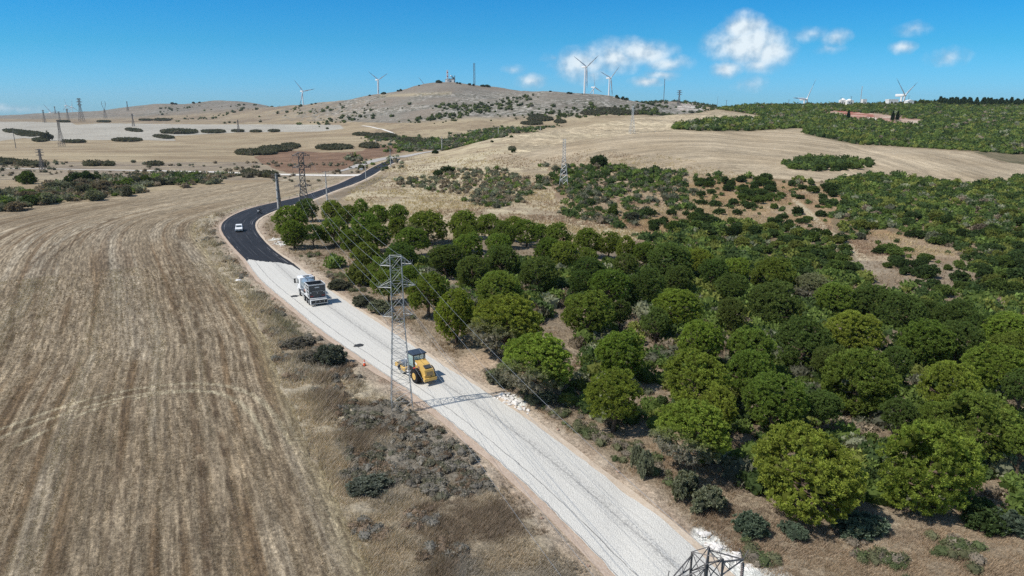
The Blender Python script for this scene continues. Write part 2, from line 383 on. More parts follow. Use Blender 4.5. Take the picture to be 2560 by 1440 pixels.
bump(t, b, vor.outputs['Distance'], .05, .7)
# fresh asphalt
ma, t, b = newmat('fresh_asphalt')
geo = N(t, 'ShaderNodeNewGeometry'); pos = geo.outputs['Position']
ru, rt, rv = attr(t, 'ru'), attr(t, 'rt'), attr(t, 'rv')
streak = noise(t, combine(t, math_(t, 'MULTIPLY', rt, 16), math_(t, 'MULTIPLY', rv, .05)), 1, 5, .65)
fine = noise(t, pos, 8, 4, .7)
base = mix(t, mapr(t, streak, .3, .75), (.005, .006, .008), (.028, .029, .036))
base = mix(t, mapr(t, fine, .45, .8, 0, .3), base, (.045, .045, .052))
for c_, w_, st in ((.09, .006, .75), (.90, .008, .9), (.84, .005, .6), (.62, .006, .35), (.40, .005, .3), (.30, .004, .25)):
    brk = mapr(t, noise(t, combine(t, rv, c_*50), .10, 3, .7), .46, .60, 0, 1)
    base = mix(t, math_(t, 'MULTIPLY', math_(t, 'MULTIPLY', band(t, rt, c_, w_*.5, w_), brk), st), base, (.26, .26, .27))
dusty = mapr(t, noise(t, pos, .08, 3), .5, .7, 0, .12)
base = mix(t, dusty, base, (.10, .10, .10))
t.links.new(base, b.inputs['Base Color']); b.inputs['Roughness'].default_value = .75; b.inputs['Specular IOR Level'].default_value = .25
bump(t, b, fine, .02, .5)
# pale dirt (shoulders, tracks)
def dirtmat(name, c0, c1, c2):
    m, t, b = newmat(name); geo = N(t, 'ShaderNodeNewGeometry'); pos = geo.outputs['Position']
    rt, rv = attr(t, 'rt'), attr(t, 'rv')
    base = mix(t, mapr(t, noise(t, pos, .5, 5, .6), .3, .7), c0, c1)
    base = mix(t, mapr(t, noise(t, pos, 5, 4, .7), .45, .7, 0, .6), base, c2)
    base = mix(t, mapr(t, noise(t, combine(t, math_(t, 'MULTIPLY', rt, 7), math_(t, 'MULTIPLY', rv, .2)), 1, 3), .5, .7, 0, .4), base, c0)
    t.links.new(base, b.inputs['Base Color']); b.inputs['Roughness'].default_value = .95; b.inputs['Specular IOR Level'].default_value = .1
    bump(t, b, noise(t, pos, 3, 5, .7), .12, .8); return m
mdirt = dirtmat('pinkish_dirt', (.39, .295, .225), (.49, .39, .305), (.57, .49, .41))
msand = dirtmat('sandy_dirt', (.47, .38, .285), (.56, .47, .37), (.62, .55, .46))
mwhite = dirtmat('white_track_dirt', (.60, .56, .50), (.70, .67, .62), (.75, .73, .69))
mgrey = dirtmat('grey_track_dirt', (.33, .31, .29), (.43, .41, .38), (.5, .48, .45))
def offset(P, d):
    tng = np.gradient(P, axis=0); tng /= np.linalg.norm(tng, axis=1)[:, None]
    nrm = np.stack([-tng[:, 1], tng[:, 0]], 1); dd = d if np.isscalar(d) else np.asarray(d)[:, None]
    return P+nrm*dd
gA, gB = match(gl, gr, 260); aA, aB = match(ao, ai, 330)
# direction of lines is far->near; left normal of travel = east (right in photo) when moving towards camera
def jag(P, d, amp, s, seed):
    a = np.arange(len(P)); return offset(P, d+amp*(vnoise(a/s, a*0+.5, seed)-.5)*2)
ELr, ERr = resample(EL, .6), resample(ER, .6)
nl = len(ELr); frac = np.linspace(0, 1, nl); dwl = np.interp(frac, [0, .45, .6, 1], [.9, .9, .55, .75]); 
nr = len(ERr); dwr = np.interp(np.linspace(0, 1, nr), [0, .45, .6, 1], [1.2, 1.2, .6, .75])
sgnL = -1.
strip('dirt_shoulder', jag(ELr, sgnL*dwl, .22, 6, 3), jag(ELr, .15+0*dwl, .02, 6, 1), .03, mdirt, 4, .0)
strip('dirt_shoulder', jag(ERr, -.15+0*dwr, .02, 6, 3), jag(ERr, dwr, .22, 6, 4), .03, msand, 4, .0)
strip('gravel_road', jag(gA, 0., .10, 1.5, 11), jag(gB, 0., .10, 1.5, 12), .09, mg, 10, .07)
strip('asphalt_road', jag(aA, 0., .06, 2, 13), jag(aB, 0., .06, 2, 14), .085, ma, 10, .07)
# asphalt tongue lying on the first metres of gravel along the right edge
tg = G((735,662),(718,652),(700,641),(675,640),(650,643),(612,649)); 
wedge_o = resample(G((700,640),(720,652),(735,662),(752,676))[:, :2], .8); wedge_i = resample(G((695,643),(712,652),(727,663),(751,678))[:, :2], .8)
k_ = min(len(wedge_o), len(wedge_i)); strip('asphalt_patch', wedge_i[:k_], wedge_o[:k_], .15, ma, 2, .0)
# ragged end of the asphalt lying on the gravel
u_ = np.linspace(0, 1, 60); e0 = gA[0]*(1-u_[:, None])+gB[0]*u_[:, None]; tg_ = gA[4]-gA[0]; tg_ /= np.linalg.norm(tg_)
dd_ = .3+2.6*vnoise(u_*9, u_*0, 21)**2+.9*vnoise(u_*34, u_*0, 22)*(u_ > .1)
strip('asphalt_patch', e0-tg_*.3, e0+tg_*dd_[:, None], .165, ma, 4, .0)
def track(pts, w, m, name='dirt_track', lift=.10, sm=3):
    c = smooth_line(resample(G(*pts)[:, :2], 4), sm); n = len(c); ww = np.interp(np.linspace(0, 1, n), np.linspace(0, 1, len(w)), w) if not np.isscalar(w) else np.full(n, w)
    return strip(name, jag(c, -ww/2, .3, 3, 5), jag(c, ww/2, .3, 3, 6), lift, m, 3, 0)
track([(-60,423),(60,422),(150,423),(240,425),(330,426),(420,428),(520,430),(590,432),(660,435.5),(740,437.5),(820,438.5),(870,439),(905,438)], [2.5,2.5,2.5,3.5,5,5,7,9], mwhite, 'white_track')
track([(1000,394),(1040,386),(1075,380),(1104,375)], [7,7,6], mgrey, 'old_road', .16)
track([(850,429),(880,420),(915,408),(950,399),(1000,391),(1040,384),(1070,380)], [2,7,8,7,7], mgrey, 'gravel_verge', .13)
track([(1092,377),(1104,375.5)], 5, mwhite, 'white_track', .2)
track([(905,315),(930,318),(955,323),(975,330),(985,335)], 3, mwhite, 'dirt_track', .2)
# ------------------------------------------------------------------ zones
FB = [(1010,1560),(930,1440),(870,1330),(830,1220),(792,1150),(760,1090),(735,1030),(710,980),(690,930),(675,870),(655,820),(620,770),(580,710),(545,665),(512,628),(490,595),(484,572),(494,552),(527,539),(598,519),(668,504),(738,486),(800,468),(858,453)]
FTOP = [(858,447),(809,449),(668,454),(492,468),(316,484),(176,505),(0,530),(-400,575)]
FIELD = FB+FTOP+[(-400,1560)]
fb = smooth_line(resample(G(*[p for p in FB if p[1] < 1500])[:, :2], 3), 4)
FIELD_R = [(1248,348),(1256,341),(1300,335),(1350,329),(1421,319),(1491,305),(1600,293),(1686,283),(1780,276),(1850,283),(1905,292),(1860,296),(1780,300),(1700,311),(1675,322),(1750,329),(1862,329),(2005,323),(2010,338),(2147,365),(2207,367),(2350,376),(2425,381),(2500,406),(2700,425),(2700,450),(2560,447),(2425,462),(2350,455),(2237,436),(2100,442),(2057,455),(1940,447),(1821,443),(1700,430),(1600,421),(1480,416),(1400,412),(1330,418),(1220,402),(1210,390),(1290,375),(1300,358),(1265,356)]
FR_SPLIT = [(1300,385),(1440,352),(1600,333),(1680,328)]
RED = [(636,392),(660,385),(700,379),(742,377),(800,381),(860,381),(905,378),(930,362),(1000,366),(1010,378),(960,392),(900,402),(870,420),(800,432),(720,433),(690,424),(655,408)]
GREYF = [(-400,350),(-400,307),(60,304),(180,307),(190,312),(260,308),(500,311),(700,311),(850,312),(860,322),(800,329),(600,331),(430,340),(440,352),(350,350),(240,350),(130,352),(60,345),(0,352)]
DENSE_HILL = [(1770,262),(1790,240),(2800,225),(2800,425),(2560,412),(2500,402),(2425,378),(2350,373),(2207,364),(2147,362),(2012,336),(2005,320),(1862,328),(1750,328),(1675,322),(1700,311),(1790,298),(1905,295),(1905,290),(1850,281),(1790,273)]
QUARRY = [(2040,286),(2052,275),(2140,279),(2220,288),(2310,300),(2290,313),(2235,309),(2190,303),(2150,297),(2100,291)]
STREAM = [(-400,590),(-400,500),(0,483),(60,474),(150,466),(200,458),(330,447),(480,438),(560,439),(600,447),(540,458),(380,472),(250,491),(120,510),(0,528)]
GULLY = [(925,336),(985,345),(1060,347),(1130,352),(1150,333),(1250,318),(1330,322),(1390,312),(1330,331),(1262,338),(1192,353),(1120,372),(1060,381),(1000,378),(1000,360),(930,350)]
SHRUB_L = [(985,458),(1050,447),(1100,440),(1130,422),(1200,417),(1290,428),(1345,465),(1345,500),(1290,516),(1230,517),(1150,490),(1050,475)]
SHRUB_M = [(1368,418),(1480,412),(1600,425),(1700,440),(1730,520),(1640,560),(1560,575),(1480,560),(1410,540),(1430,500),(1370,470)]
SPARSE = [(1640,425),(1830,446),(2050,458),(2120,500),(2075,545),(2085,600),(2000,590),(1900,560),(1750,552),(1680,580),(1600,600),(1560,575),(1640,545)]
BARE2 = [(2117,604),(2190,570),(2260,590),(2400,620),(2447,694),(2365,738),(2228,732),(2165,680)]
TRAIL = [(1985,500),(2030,540),(2070,580),(2120,606),(2150,640),(2190,690),(2230,730)]
TAN_R = [(1060,385),(1150,372),(1200,352),(1245,342),(1290,372),(1215,395),(1330,420),(1368,420),(1390,500),(1480,530),(1640,600),(1560,600),(1440,585),(1200,560),(1000,540),(860,500),(870,480),(960,430),(1000,402)]
BRAMBLE = [(845,1060),(900,1018),(1000,1008),(1050,1038),(1110,1110),(1180,1150),(1230,1235),(1100,1262),(980,1205),(900,1232),(850,1150)]
MAINHILL_Y = 880
PATCH = [  # isolated dark bush patches: px, py, rx, ry
 (448,332,42,6),(533,331,28,4.5),(318,352,35,5),(335,327,20,4.5),(410,344,24,5),(595,329,15,3),(640,330,12,2.5),(685,329,12,3),(85,336,24,6),(40,331,30,5),(66,338,24,6),
 (100,352,16,6),(185,356,28,3),(640,384,50,9),(690,375,42,10),(725,368,22,9),(835,371,44,8),(925,367,22,8),(905,338,20,4),(955,342,34,7),(1030,356,28,12),(50,411,60,6),(-20,408,60,8),(230,413,20,5),(270,413,14,5),
 (202,304,34,4),(260,305,16,2.5),(160,305,14,2.5),(145,304.5,14,2),(2068,412,112,17),(2090,398,35,14),(2020,405,50,10),(1497,406,14,10),(1400,306,12,5),(385,413,20,4),(65,453,20,9),(650,442,40,6),(620,433,18,5),(1283,374,8,5),(1350,300,30,6),(1345,293,18,6),(1330,310,25,5),(1485,285,30,6),(1520,278,30,6),(1560,285,40,5),(405,301,20,2.5),(365,301,16,2)]
DOTS = [(0,310,12,4)]
road_c = np.concatenate([EL, ER[::-1]])
def simplify(P, tol=.04):
    keep = [0]; i = 0
    while i < len(P)-1:
        j = i+1
        while j < len(P)-1:
            a, b = P[i], P[j+1]; d = b-a; L = np.hypot(*d)
            q = P[i+1:j+1]-a
            if np.abs(d[0]*q[:, 1]-d[1]*q[:, 0]).max()/max(L, 1e-6) > tol: break
            j += 1
        keep.append(j); i = j
    return P[keep]
ELc, ERc = simplify(EL), simplify(ER)
def on(mask, X, Y, P, far=1e3):
    """pdist evaluated only where mask"""
    d = np.full(X.shape, far); a = np.zeros(X.shape); s = np.ones(X.shape)
    if mask.any(): d[mask], a[mask], s[mask] = pdist(X[mask], Y[mask], P)
    return d, a, s
def road_sd(X, Y):
    """signed gap to the road: negative inside"""
    d1, a1, s1 = pdist(X, Y, ELc); d2, a2, s2 = pdist(X, Y, ERc)
    inside = (s1 < 0) & (s2 > 0)
    left = d1 <= d2
    return np.where(inside, -np.minimum(d1, d2), np.where(left, d1, d2)), left
def lerp(a, b, f): return a*(1-f[..., None])+b*f[..., None]
def C(*c): return np.array(c, float)
fbs = simplify(fb, .15)
def paint(X, Y, Z):
    """albedo, row coordinates, row strength, roughness-of-relief for ground points"""
    px, py, d = project(X, Y, Z); n = X.size
    jx = (fbm(X, Y, 6, 3, 31)-.5); jy = (fbm(X, Y, 6, 3, 32)-.5)
    qx = px+jx*F*3.0/d; qy = py+jy*F*1.2/d*CH/np.maximum(Y, 30)*2
    f1 = fbm(X, Y, 9, 4, 1); f2 = fbm(X, Y, 40, 4, 2); f3 = fbm(X, Y, 2.0, 3, 3)
    far = Y > 840
    # default: dry grass land
    col = lerp(C(.27, .20, .135), C(.40, .32, .215), np.clip(f2*2.2-.6, 0, 1))
    col = lerp(col, np.broadcast_to(C(.20, .145, .105), col.shape), np.clip((f1-.55)*3, 0, .6))
    ru = Y*.9+X*.15; rv = X*1.; amp = np.full(n, .35); scr = np.zeros(n)
    # brown low scrub of the plain behind the stream
    m = (py > 398) & (py < 450) & (px < 900) & (Y < 700)
    col[m] = lerp(C(.22, .175, .14), C(.36, .29, .21), np.clip(f1[m]*2-.5, 0, 1))
    # tan fields beyond the track
    m = (Y > 430) & (Y < 1000) & (px < 940) & (py < 405)
    col[m] = lerp(C(.30, .225, .15), C(.41, .325, .22), np.clip(f2[m]*2.4-.7, 0, 1)); amp[m] = .8
    # far plain, left
    m = (Y >= 1300) & (px < 900)
    col[m] = lerp(C(.22, .165, .12), C(.33, .26, .18), np.clip(f2[m]*2.4-.7, 0, 1)); amp[m] = .2
    m = inpoly(qx, qy, GREYF) & (Y < 1500) & (Y > 700)
    col[m] = lerp(C(.36, .325, .285), C(.43, .395, .35), np.clip(f2[m]*2-.5, 0, 1)); amp[m] = .3
    # hills: stony ground
    hill = (Y > 900) & (Z > 18) & (px < 1760)
    fs = fbm(X, Y, 70, 3, 41); st = fbm(X, Y, 7, 3, 42)
    hc = lerp(C(.165, .142, .122), C(.240, .210, .180), np.clip(f2*2-.5, 0, 1))
    red = np.clip((fbm(X, Y, 130, 2, 44)-.5)*4, 0, 1); hc = lerp(hc, np.broadcast_to(C(.25, .195, .155), hc.shape), red*.6)
    zone = np.clip((fs-.40)*5, 0, 1)*(1-np.clip((260-py+(px-1100)*0.0)*-.0, 0, 1))
    relh = np.clip((py-225)/40, 0, 1)
    stone = np.clip((st-.48)*9, 0, 1)*zone*relh*(px > 800)
    hc = lerp(hc, np.broadcast_to(C(.50, .46, .41), hc.shape), stone*.3)
    gr_ = np.clip((fbm(X, Y, 12, 3, 47)-.47)*7, 0, 1)*np.clip((fbm(X, Y, 150, 2, 48)-.45)*5, 0, 1)
    hc = lerp(hc, np.broadcast_to(C(.10, .105, .08), hc.shape), gr_*.5*relh)
    gold = np.clip(1-np.abs(py-(238+(px-1000)*-.04))/6, 0, 1)*(px > 950)*(px < 1130)
    hc = lerp(hc, np.broadcast_to(C(.42, .34, .22), hc.shape), gold*.7)
    wx = np.clip((px-725+jx*500)/130, 0, 1); hm = hill & ((px > 560) | (Y > 1650)); w = np.where(hm, np.clip((Y-900)/60, 0, 1)*wx+np.clip((Y-1650)/150, 0, 1)*(1-wx), 0)
    col = lerp(col, hc, w); amp = np.where(hm, .0, amp); stony = w*(wx*np.clip((fs-.34)*5, .12, 1)*np.clip((py-218)/25, .25, 1)+(1-wx)*.25)
    tan_ = (Y > 430) & (Y < 1300) & (px < 940) & (py < 405) & ~inpoly(qx, qy, GREYF); s3 = vnoise(Y/9+vnoise(X/160, Y/90, 65)*8, X/140, 66); col[tan_] = col[tan_]*(1+.36*(s3[tan_]-.5))[:, None]
    # red ploughed field
    m = inpoly(qx, qy, RED) & (Y < 620)
    col[m] = lerp(C(.165, .095, .065), C(.25, .155, .105), np.clip(f1[m]*2-.5, 0, 1)); amp[m] = .9
    dd = np.hypot((X-ground(800, 400)[0])*.6, (Y-ground(800, 400)[1])*.7); ru = np.where(m, dd, ru); rv = np.where(m, np.arctan2(Y-400, X+110)*60, rv)
    # golden slope right of the road
    m = inpoly(qx, qy, TAN_R) & (Y < 560)
    col[m] = lerp(lerp(C(.42, .335, .225), C(.52, .44, .315), np.clip(f2[m]*2.4-.7, 0, 1)), np.broadcast_to(C(.27, .20, .145), (m.sum(), 3)), np.clip((f1[m]-.5)*4, 0, .7)); amp[m] = .5
    # fields on the right slope
    m = inpoly(qx, qy, FIELD_R) & (Y < 800) & (Y > 250)
    lo = m & (py > np.interp(px, [1200, 1300, 1440, 1600, 1680, 1760, 2700], [385, 385, 352, 333, 328, 328, 328]))
    up = m & ~lo
    col[m] = lerp(C(.37, .285, .195), C(.45, .36, .26), np.clip(f2[m]*2.4-.7, 0, 1))
    col[up] = lerp(col[up], np.broadcast_to(C(.52, .43, .30), (up.sum(), 3)), np.full(up.sum(), .35)); amp[m] = .9; amp[up] = 1.3
    cl = G((1330,400),(1500,372),(1700,352),(1900,352),(2020,372),(2150,392),(2300,395),(2560,400))[:, :2]
    c0 = ground(1960, 470)[:2]
    dx = (X-c0[0]); dy = (Y-c0[1])*.75; r = np.hypot(dx, dy)
    ru = np.where(lo, np.where(px < 2100, r, X*.93-Y*.36+18*np.sin(Y/60)), ru); rv = np.where(lo, np.where(px < 2100, np.arctan2(dy, dx)*120, Y), rv)
    ru = np.where(up, Z*2.6, ru); rv = np.where(up, X, rv)
    st1 = vnoise(ru/5+3, rv/90, 63); st2 = vnoise(ru/2.2, rv/50, 64); col[m] = col[m]*(1+.34*(st1[m]-.5)+.22*(st2[m]-.5))[:, None]; band_ = np.clip(np.sin(ru*2*math.pi/17)*2-.9, 0, 1)*up; col = lerp(col, np.broadcast_to(C(.56, .46, .32), col.shape), band_*.6)
    # green hill and scrub floors
    m = inpoly(qx, qy, DENSE_HILL) & (Y > 300); col[m] = lerp(C(.11, .10, .06), C(.22, .175, .115), np.clip(f1[m]*2-.5, 0, 1)); amp[m] = 0
    qd = inpoly(qx, qy, QUARRY) & (Y > 500) & (Y < 1000)
    qn = fbm(X, Y, 14, 3, 61); col[qd] = lerp(C(.34, .20, .155), C(.50, .40, .33), np.clip(qn[qd]*3-1, 0, 1))
    qr = inpoly(qx, qy, [(2090,277),(2140,279),(2185,285),(2185,297),(2130,292)]) & (Y > 500) & (Y < 1000); col[qr] = lerp(C(.30, .10, .075), C(.52, .33, .27), np.clip(qn[qr]*4-1.5, 0, 1))
    qw = inpoly(qx, qy, [(2165,293),(2190,294),(2192,302),(2172,300)]) & (Y > 500) & (Y < 1000); col[qw] = C(.70, .62, .56)
    qw = inpoly(qx, qy, [(1690,268),(1705,258),(1725,256),(1752,262),(1758,278),(1695,280)]) & (Y > 1200); col[qw] = lerp(C(.42, .30, .26), C(.66, .60, .56), np.clip(qn[qw]*4-1.5, 0, 1))
    m = (py > 418) & (px > 1370) & (Y > 60) & ~inpoly(qx, qy, FIELD_R) & ~inpoly(qx, qy, TAN_R) & (Y < 420)
    sc = lerp(C(.25, .175, .12), C(.41, .315, .22), np.clip(f1*2-.5, 0, 1)); sc = lerp(sc, np.broadcast_to(C(.27, .16, .075), sc.shape), np.clip((f2-.55)*5, 0, .7))
    col[m] = sc[m]; amp[m] = .15
    dens = m & ~inpoly(qx, qy, SPARSE) & ~inpoly(qx, qy, BARE2) & (qx > 1640+jx*120)
    col[dens] = lerp(sc[dens], np.broadcast_to(C(.16, .13, .085), (dens.sum(), 3)), np.full(dens.sum(), .6))
    tr = G(*TRAIL)[:, :2]; dtr, _, _ = on(m, X, Y, tr); k = np.clip(1.6-dtr/1.1, 0, 1)*m; col = lerp(col, np.broadcast_to(C(.48, .39, .28), col.shape), k)
    # ---- near left stubble field
    m = inpoly(qx, qy, FIELD) & (Y < 420)
    dB, aB_, sB = on(m, X, Y, fbs)
    # rows follow the field's road-side edge
    ru = np.where(m, dB, ru); rv = np.where(m, aB_, rv)
    fc = lerp(C(.265, .208, .150), C(.365, .30, .228), np.clip(f2*2.2-.6, 0, 1))
    strp = vnoise(dB/1.6, aB_/55, 71); fc = lerp(fc, np.broadcast_to(C(.40, .345, .28), fc.shape), np.clip((strp-.56)*3.5, 0, .6))
    strp2 = vnoise(dB/.9+40, aB_/40, 72); fc = lerp(fc, np.broadcast_to(C(.175, .115, .068), fc.shape), np.clip((strp2-.58)*3.5, 0, .75))
    pale = np.clip(1-np.abs(px-(300+(py-700)*.25))/70, 0, 1)*(py < 900)*(py > 560); fc = lerp(fc, np.broadcast_to(C(.43, .385, .33), fc.shape), pale*.3)
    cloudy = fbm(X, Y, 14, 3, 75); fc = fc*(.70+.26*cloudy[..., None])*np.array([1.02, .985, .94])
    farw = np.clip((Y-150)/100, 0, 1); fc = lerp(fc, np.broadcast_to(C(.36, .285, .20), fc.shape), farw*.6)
    edge = np.clip(1-dB/1.8, 0, 1); fc = lerp(fc, np.broadcast_to(C(.30, .245, .13), fc.shape), edge*.5)
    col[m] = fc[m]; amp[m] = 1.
    def line(pts, w, c, a, brk=.0, gap=None):
        nonlocal col
        P = simplify(smooth_line(resample(G(*pts)[:, :2], 2), 5))
        for o in ((0,) if gap is None else (-gap/2, gap/2)):
            dl, al, _ = on(m, X, Y, offset(P, o)); kk = np.clip(1.5-dl/w, 0, 1)*m
            if brk: kk = kk*np.clip(vnoise(al/1.5, al*0+o, 77)*2.2-brk, 0, 1)
            col = lerp(col, np.broadcast_to(c, col.shape), kk*a)
    dk = C(.115, .078, .05); lt = C(.50, .43, .31)
    line([(430,620),(445,700),(470,790),(490,891),(507,1008),(542,1183),(560,1440)], .34, dk, .85, .2, 2.0)
    line([(560,700),(585,800),(600,900),(620,1000)], .25, dk, .25, .6)
    line([(300,545),(175,600),(110,645),(72,700),(60,760),(58,833),(20,950),(-30,1050)], .38, dk, .8, .2, 2.6)
    line([(-50,1105),(100,1045),(230,1000),(350,975),(480,960),(560,966),(620,992),(665,1040),(700,1115)], .30, lt, .52, .0, 1.9)
    line([(-50,1170),(100,1080),(230,1020),(350,987),(480,973),(560,980)], .25, lt, .6, .3)
    line([(380,620),(395,760),(375,900),(330,1100),(300,1440)], .25, dk, .4, .6, 2.2)
    line([(250,500),(360,520),(460,505),(600,475)], .3, dk, .3, .3, 2.5)
    line([(120,620),(200,575),(300,540),(420,510)], .5, C(.45, .39, .31), .5, .3)
    # ---- verges beside the road
    sd = np.full(n, 99.); left = X < 0; nr_ = (Y < 345) & (px > 350) & (px < 2000); sd[nr_], left[nr_] = road_sd(X[nr_], Y[nr_])
    nearv = (~inpoly(qx, qy, FIELD)) & (py > 440) & (Y < 330) & (sd < 30) & (px < 1900)
    vl = nearv & left & (px < 1700); 
    vcol = lerp(C(.29, .235, .175), C(.43, .365, .28), np.clip(f1*2.2-.6, 0, 1)); vcol = lerp(vcol, np.broadcast_to(C(.235, .18, .13), vcol.shape), np.clip((f2-.5)*4, 0, .8))
    br = inpoly(qx, qy, BRAMBLE); vcol[br] = lerp(C(.12, .105, .085), C(.22, .19, .16), np.clip(f3[br]*2-.5, 0, 1))
    col[vl] = vcol[vl]; amp[vl] = .0
    vr = ((~left) & (Y < 330) & (sd < 9) & (py > 440)) | ((py > 560) & (~left) & (Y < 160) & ~vl)
    rc = lerp(C(.225, .17, .12), C(.33, .265, .20), np.clip(f1*2.2-.6, 0, 1)); rc = lerp(rc, np.broadcast_to(C(.15, .12, .09), rc.shape), np.clip((f2-.5)*5, 0, .6))
    col[vr] = rc[vr]; amp[vr] = 0
    soil = np.clip(1.25-np.abs(sd)/(1.3+2.2*fbm(X, Y, 5, 3, 81)*np.where(left, .75, 1.)), 0, 1)*(Y < 330)
    sc_ = lerp(C(.33, .245, .185), C(.46, .37, .295), np.clip(f3*2-.5, 0, 1)); col = lerp(col, sc_, np.clip(soil*1.6, 0, 1)); amp = amp*(1-np.clip(soil*2, 0, 1))
    clr = np.clip(1-np.hypot((X-ground(1195, 905)[0])/3.5, (Y-ground(1195, 905)[1])/4.), 0, 1); col = lerp(col, np.broadcast_to(C(.47, .35, .26), col.shape), np.clip(clr*2.2*f1*1.6, 0, .9))
    for (x_, y_, s_) in ((1270,998,1.3),(1290,1010,.9),(700,610,1.6),(1760,1345,1.0),(1800,1375,1.5),(1850,1410,1.6),(1895,1450,1.8),(690,600,1.2)):
        g = ground(x_, y_); kk = np.clip(1.3-np.hypot(X-g[0], Y-g[1])/s_+(f3-.5)*1.2, 0, 1)*(sd > .5); col = lerp(col, np.broadcast_to(C(.74, .72, .69), col.shape), np.clip(kk*2, 0, .9))
    col = col*np.array([.97, 1.0, .96])
    return col, ru, rv, amp, sd, left, stony
# ------------------------------------------------------------------ terrain sheet
ag = np.concatenate([np.linspace(-2.6, -.98, 60)[:-1], np.linspace(-.98, .98, 1250), np.linspace(.98, 2.6, 60)[1:]])
lY = [math.log(6)]
while lY[-1] < math.log(7000):
    y = math.exp(lY[-1]); lY.append(lY[-1]+(.02 if y < 30 else (.0036 if y < 130 else .0050)))
Yg = np.exp(np.array(lY)); A2, Y2 = np.meshgrid(ag, Yg); X1 = (A2*Y2).ravel(); Y1 = Y2.ravel(); Z1 = H(X1, Y1)
tcol, tru, trv, tamp, tsd, tleft, tst = paint(X1, Y1, Z1)
# relief: stubble rows, verge bank and ditch, soil clods
rel = np.where(tamp > .95, .012*np.sin(tru*2*math.pi/.9)+.05*(vnoise(tru/.5, trv/6, 93)-.5), 0)*(Y1 < 250)
vz = (tsd > .3) & (Y1 < 330) & (tamp < .2)
rel = rel+np.where(vz, (fbm(X1, Y1, 2.2, 3, 91)-.42)*(.45+.4*tleft)*np.clip((tsd-.6)/1.2, 0, 1), 0)
rel = rel+np.where(tsd < .9, -.05, 0)*(Y1 < 600)
Z1 = Z1+rel
c_ = len(ag); i_, j_ = np.meshgrid(np.arange(len(Yg)-1), np.arange(c_-1), indexing='ij'); q_ = (i_*c_+j_).ravel()
tme = npmesh('terrain', np.stack([X1, Y1, Z1], 1), np.stack([q_, q_+1, q_+c_+1, q_+c_], 1), True)
vattr(tme, 'zone', tcol, 'COLOR'); vattr(tme, 'ru', tru); vattr(tme, 'rv', trv); vattr(tme, 'amp', tamp); vattr(tme, 'stony', tst)
mt, t, b = newmat('dry_ground')
geo = N(t, 'ShaderNodeNewGeometry'); pos = geo.outputs['Position']
zc = attr(t, 'zone', 'Color'); ru, rv, am = attr(t, 'ru'), attr(t, 'rv'), attr(t, 'amp')
rowv = combine(t, math_(t, 'MULTIPLY', ru, 1.), math_(t, 'MULTIPLY', rv, .05))
r1 = noise(t, rowv, 1.6, 3, .6, 0); r2 = noise(t, combine(t, math_(t, 'MULTIPLY', ru, .25), math_(t, 'MULTIPLY', rv, .012)), 1, 3, .6)
rowf = math_(t, 'ADD', math_(t, 'MULTIPLY', math_(t, 'SUBTRACT', r1, .5), 1.5), math_(t, 'MULTIPLY', math_(t, 'SUBTRACT', r2, .5), 1.3))
rowf = math_(t, 'MULTIPLY', rowf, am)
fi = math_(t, 'SUBTRACT', noise(t, pos, 2.6, 5, .75), .5); fi2 = math_(t, 'SUBTRACT', noise(t, pos, .22, 4, .6), .5); fi3 = math_(t, 'SUBTRACT', noise(t, pos, 9, 3, .7), .5)
fl = math_(t, 'ADD', math_(t, 'MULTIPLY', rowf, .85), math_(t, 'ADD', math_(t, 'MULTIPLY', fi, 2.6), math_(t, 'ADD', math_(t, 'MULTIPLY', fi2, .7), math_(t, 'MULTIPLY', fi3, 1.6))))
fac = math_(t, 'MAXIMUM', math_(t, 'ADD', fl, .97), .22)
sep = N(t, 'ShaderNodeVectorMath', operation='SCALE'); t.links.new(zc, sep.inputs[0]); t.links.new(fac, sep.inputs['Scale'])
speck = mapr(t, noise(t, pos, 5.5, 3, .75), .56, .66, 0, .45)
stn = attr(t, 'stony')
row_ = math_(t, 'SINE', math_(t, 'MULTIPLY', math_(t, 'ADD', ru, math_(t, 'MULTIPLY', noise(t, pos, .35, 3), .9)), 8.4))
rowm = math_(t, 'MULTIPLY', math_(t, 'MULTIPLY', mapr(t, row_, -.2, .9, 0, 1), mapr(t, noise(t, pos, 1.1, 4, .7), .42, .58, 0, 1)), math_(t, 'MULTIPLY', am, .62))
nearf = mapr(t, am, .95, 1.0, 0, 1)
r3 = noise(t, combine(t, math_(t, 'MULTIPLY', ru, 2.4), math_(t, 'MULTIPLY', rv, .24)), 1, 4, .68)
sep3 = mix(t, math_(t, 'MULTIPLY', nearf, mapr(t, r3, .50, .66, 0, .85)), sep.outputs[0], mix(t, 1, sep.outputs[0], (1.72, 1.72, 1.72), 'MULTIPLY'))
sep3 = mix(t, math_(t, 'MULTIPLY', nearf, mapr(t, r3, .49, .36, 0, .7)), sep3, mix(t, 1, sep.outputs[0], (.38, .35, .32), 'MULTIPLY'))
sepr = mix(t, rowm, sep3, (.085, .062, .042))
rk = math_(t, 'MULTIPLY', mapr(t, noise(t, pos, .13, 5, .80), .51, .58, 0, .9), stn)
sepr = mix(t, rk, sepr, (.55, .52, .47))
shb = math_(t, 'MULTIPLY', mapr(t, noise(t, vmath(t, 'ADD', pos, (300, 90, 0)), .12, 5, .78), .48, .55, 0, .9), stn)
sepr = mix(t, shb, sepr, (.075, .078, .055))
cc = mix(t, speck, sepr, mix(t, .5, (.55, .47, .36), zc))
t.links.new(cc, b.inputs['Base Color']); b.inputs['Roughness'].default_value = .95; b.inputs['Specular IOR Level'].default_value = .08
bump(t, b, math_(t, 'ADD', noise(t, pos, 4, 5, .7), math_(t, 'MULTIPLY', rowf, .4)), .22, .8)
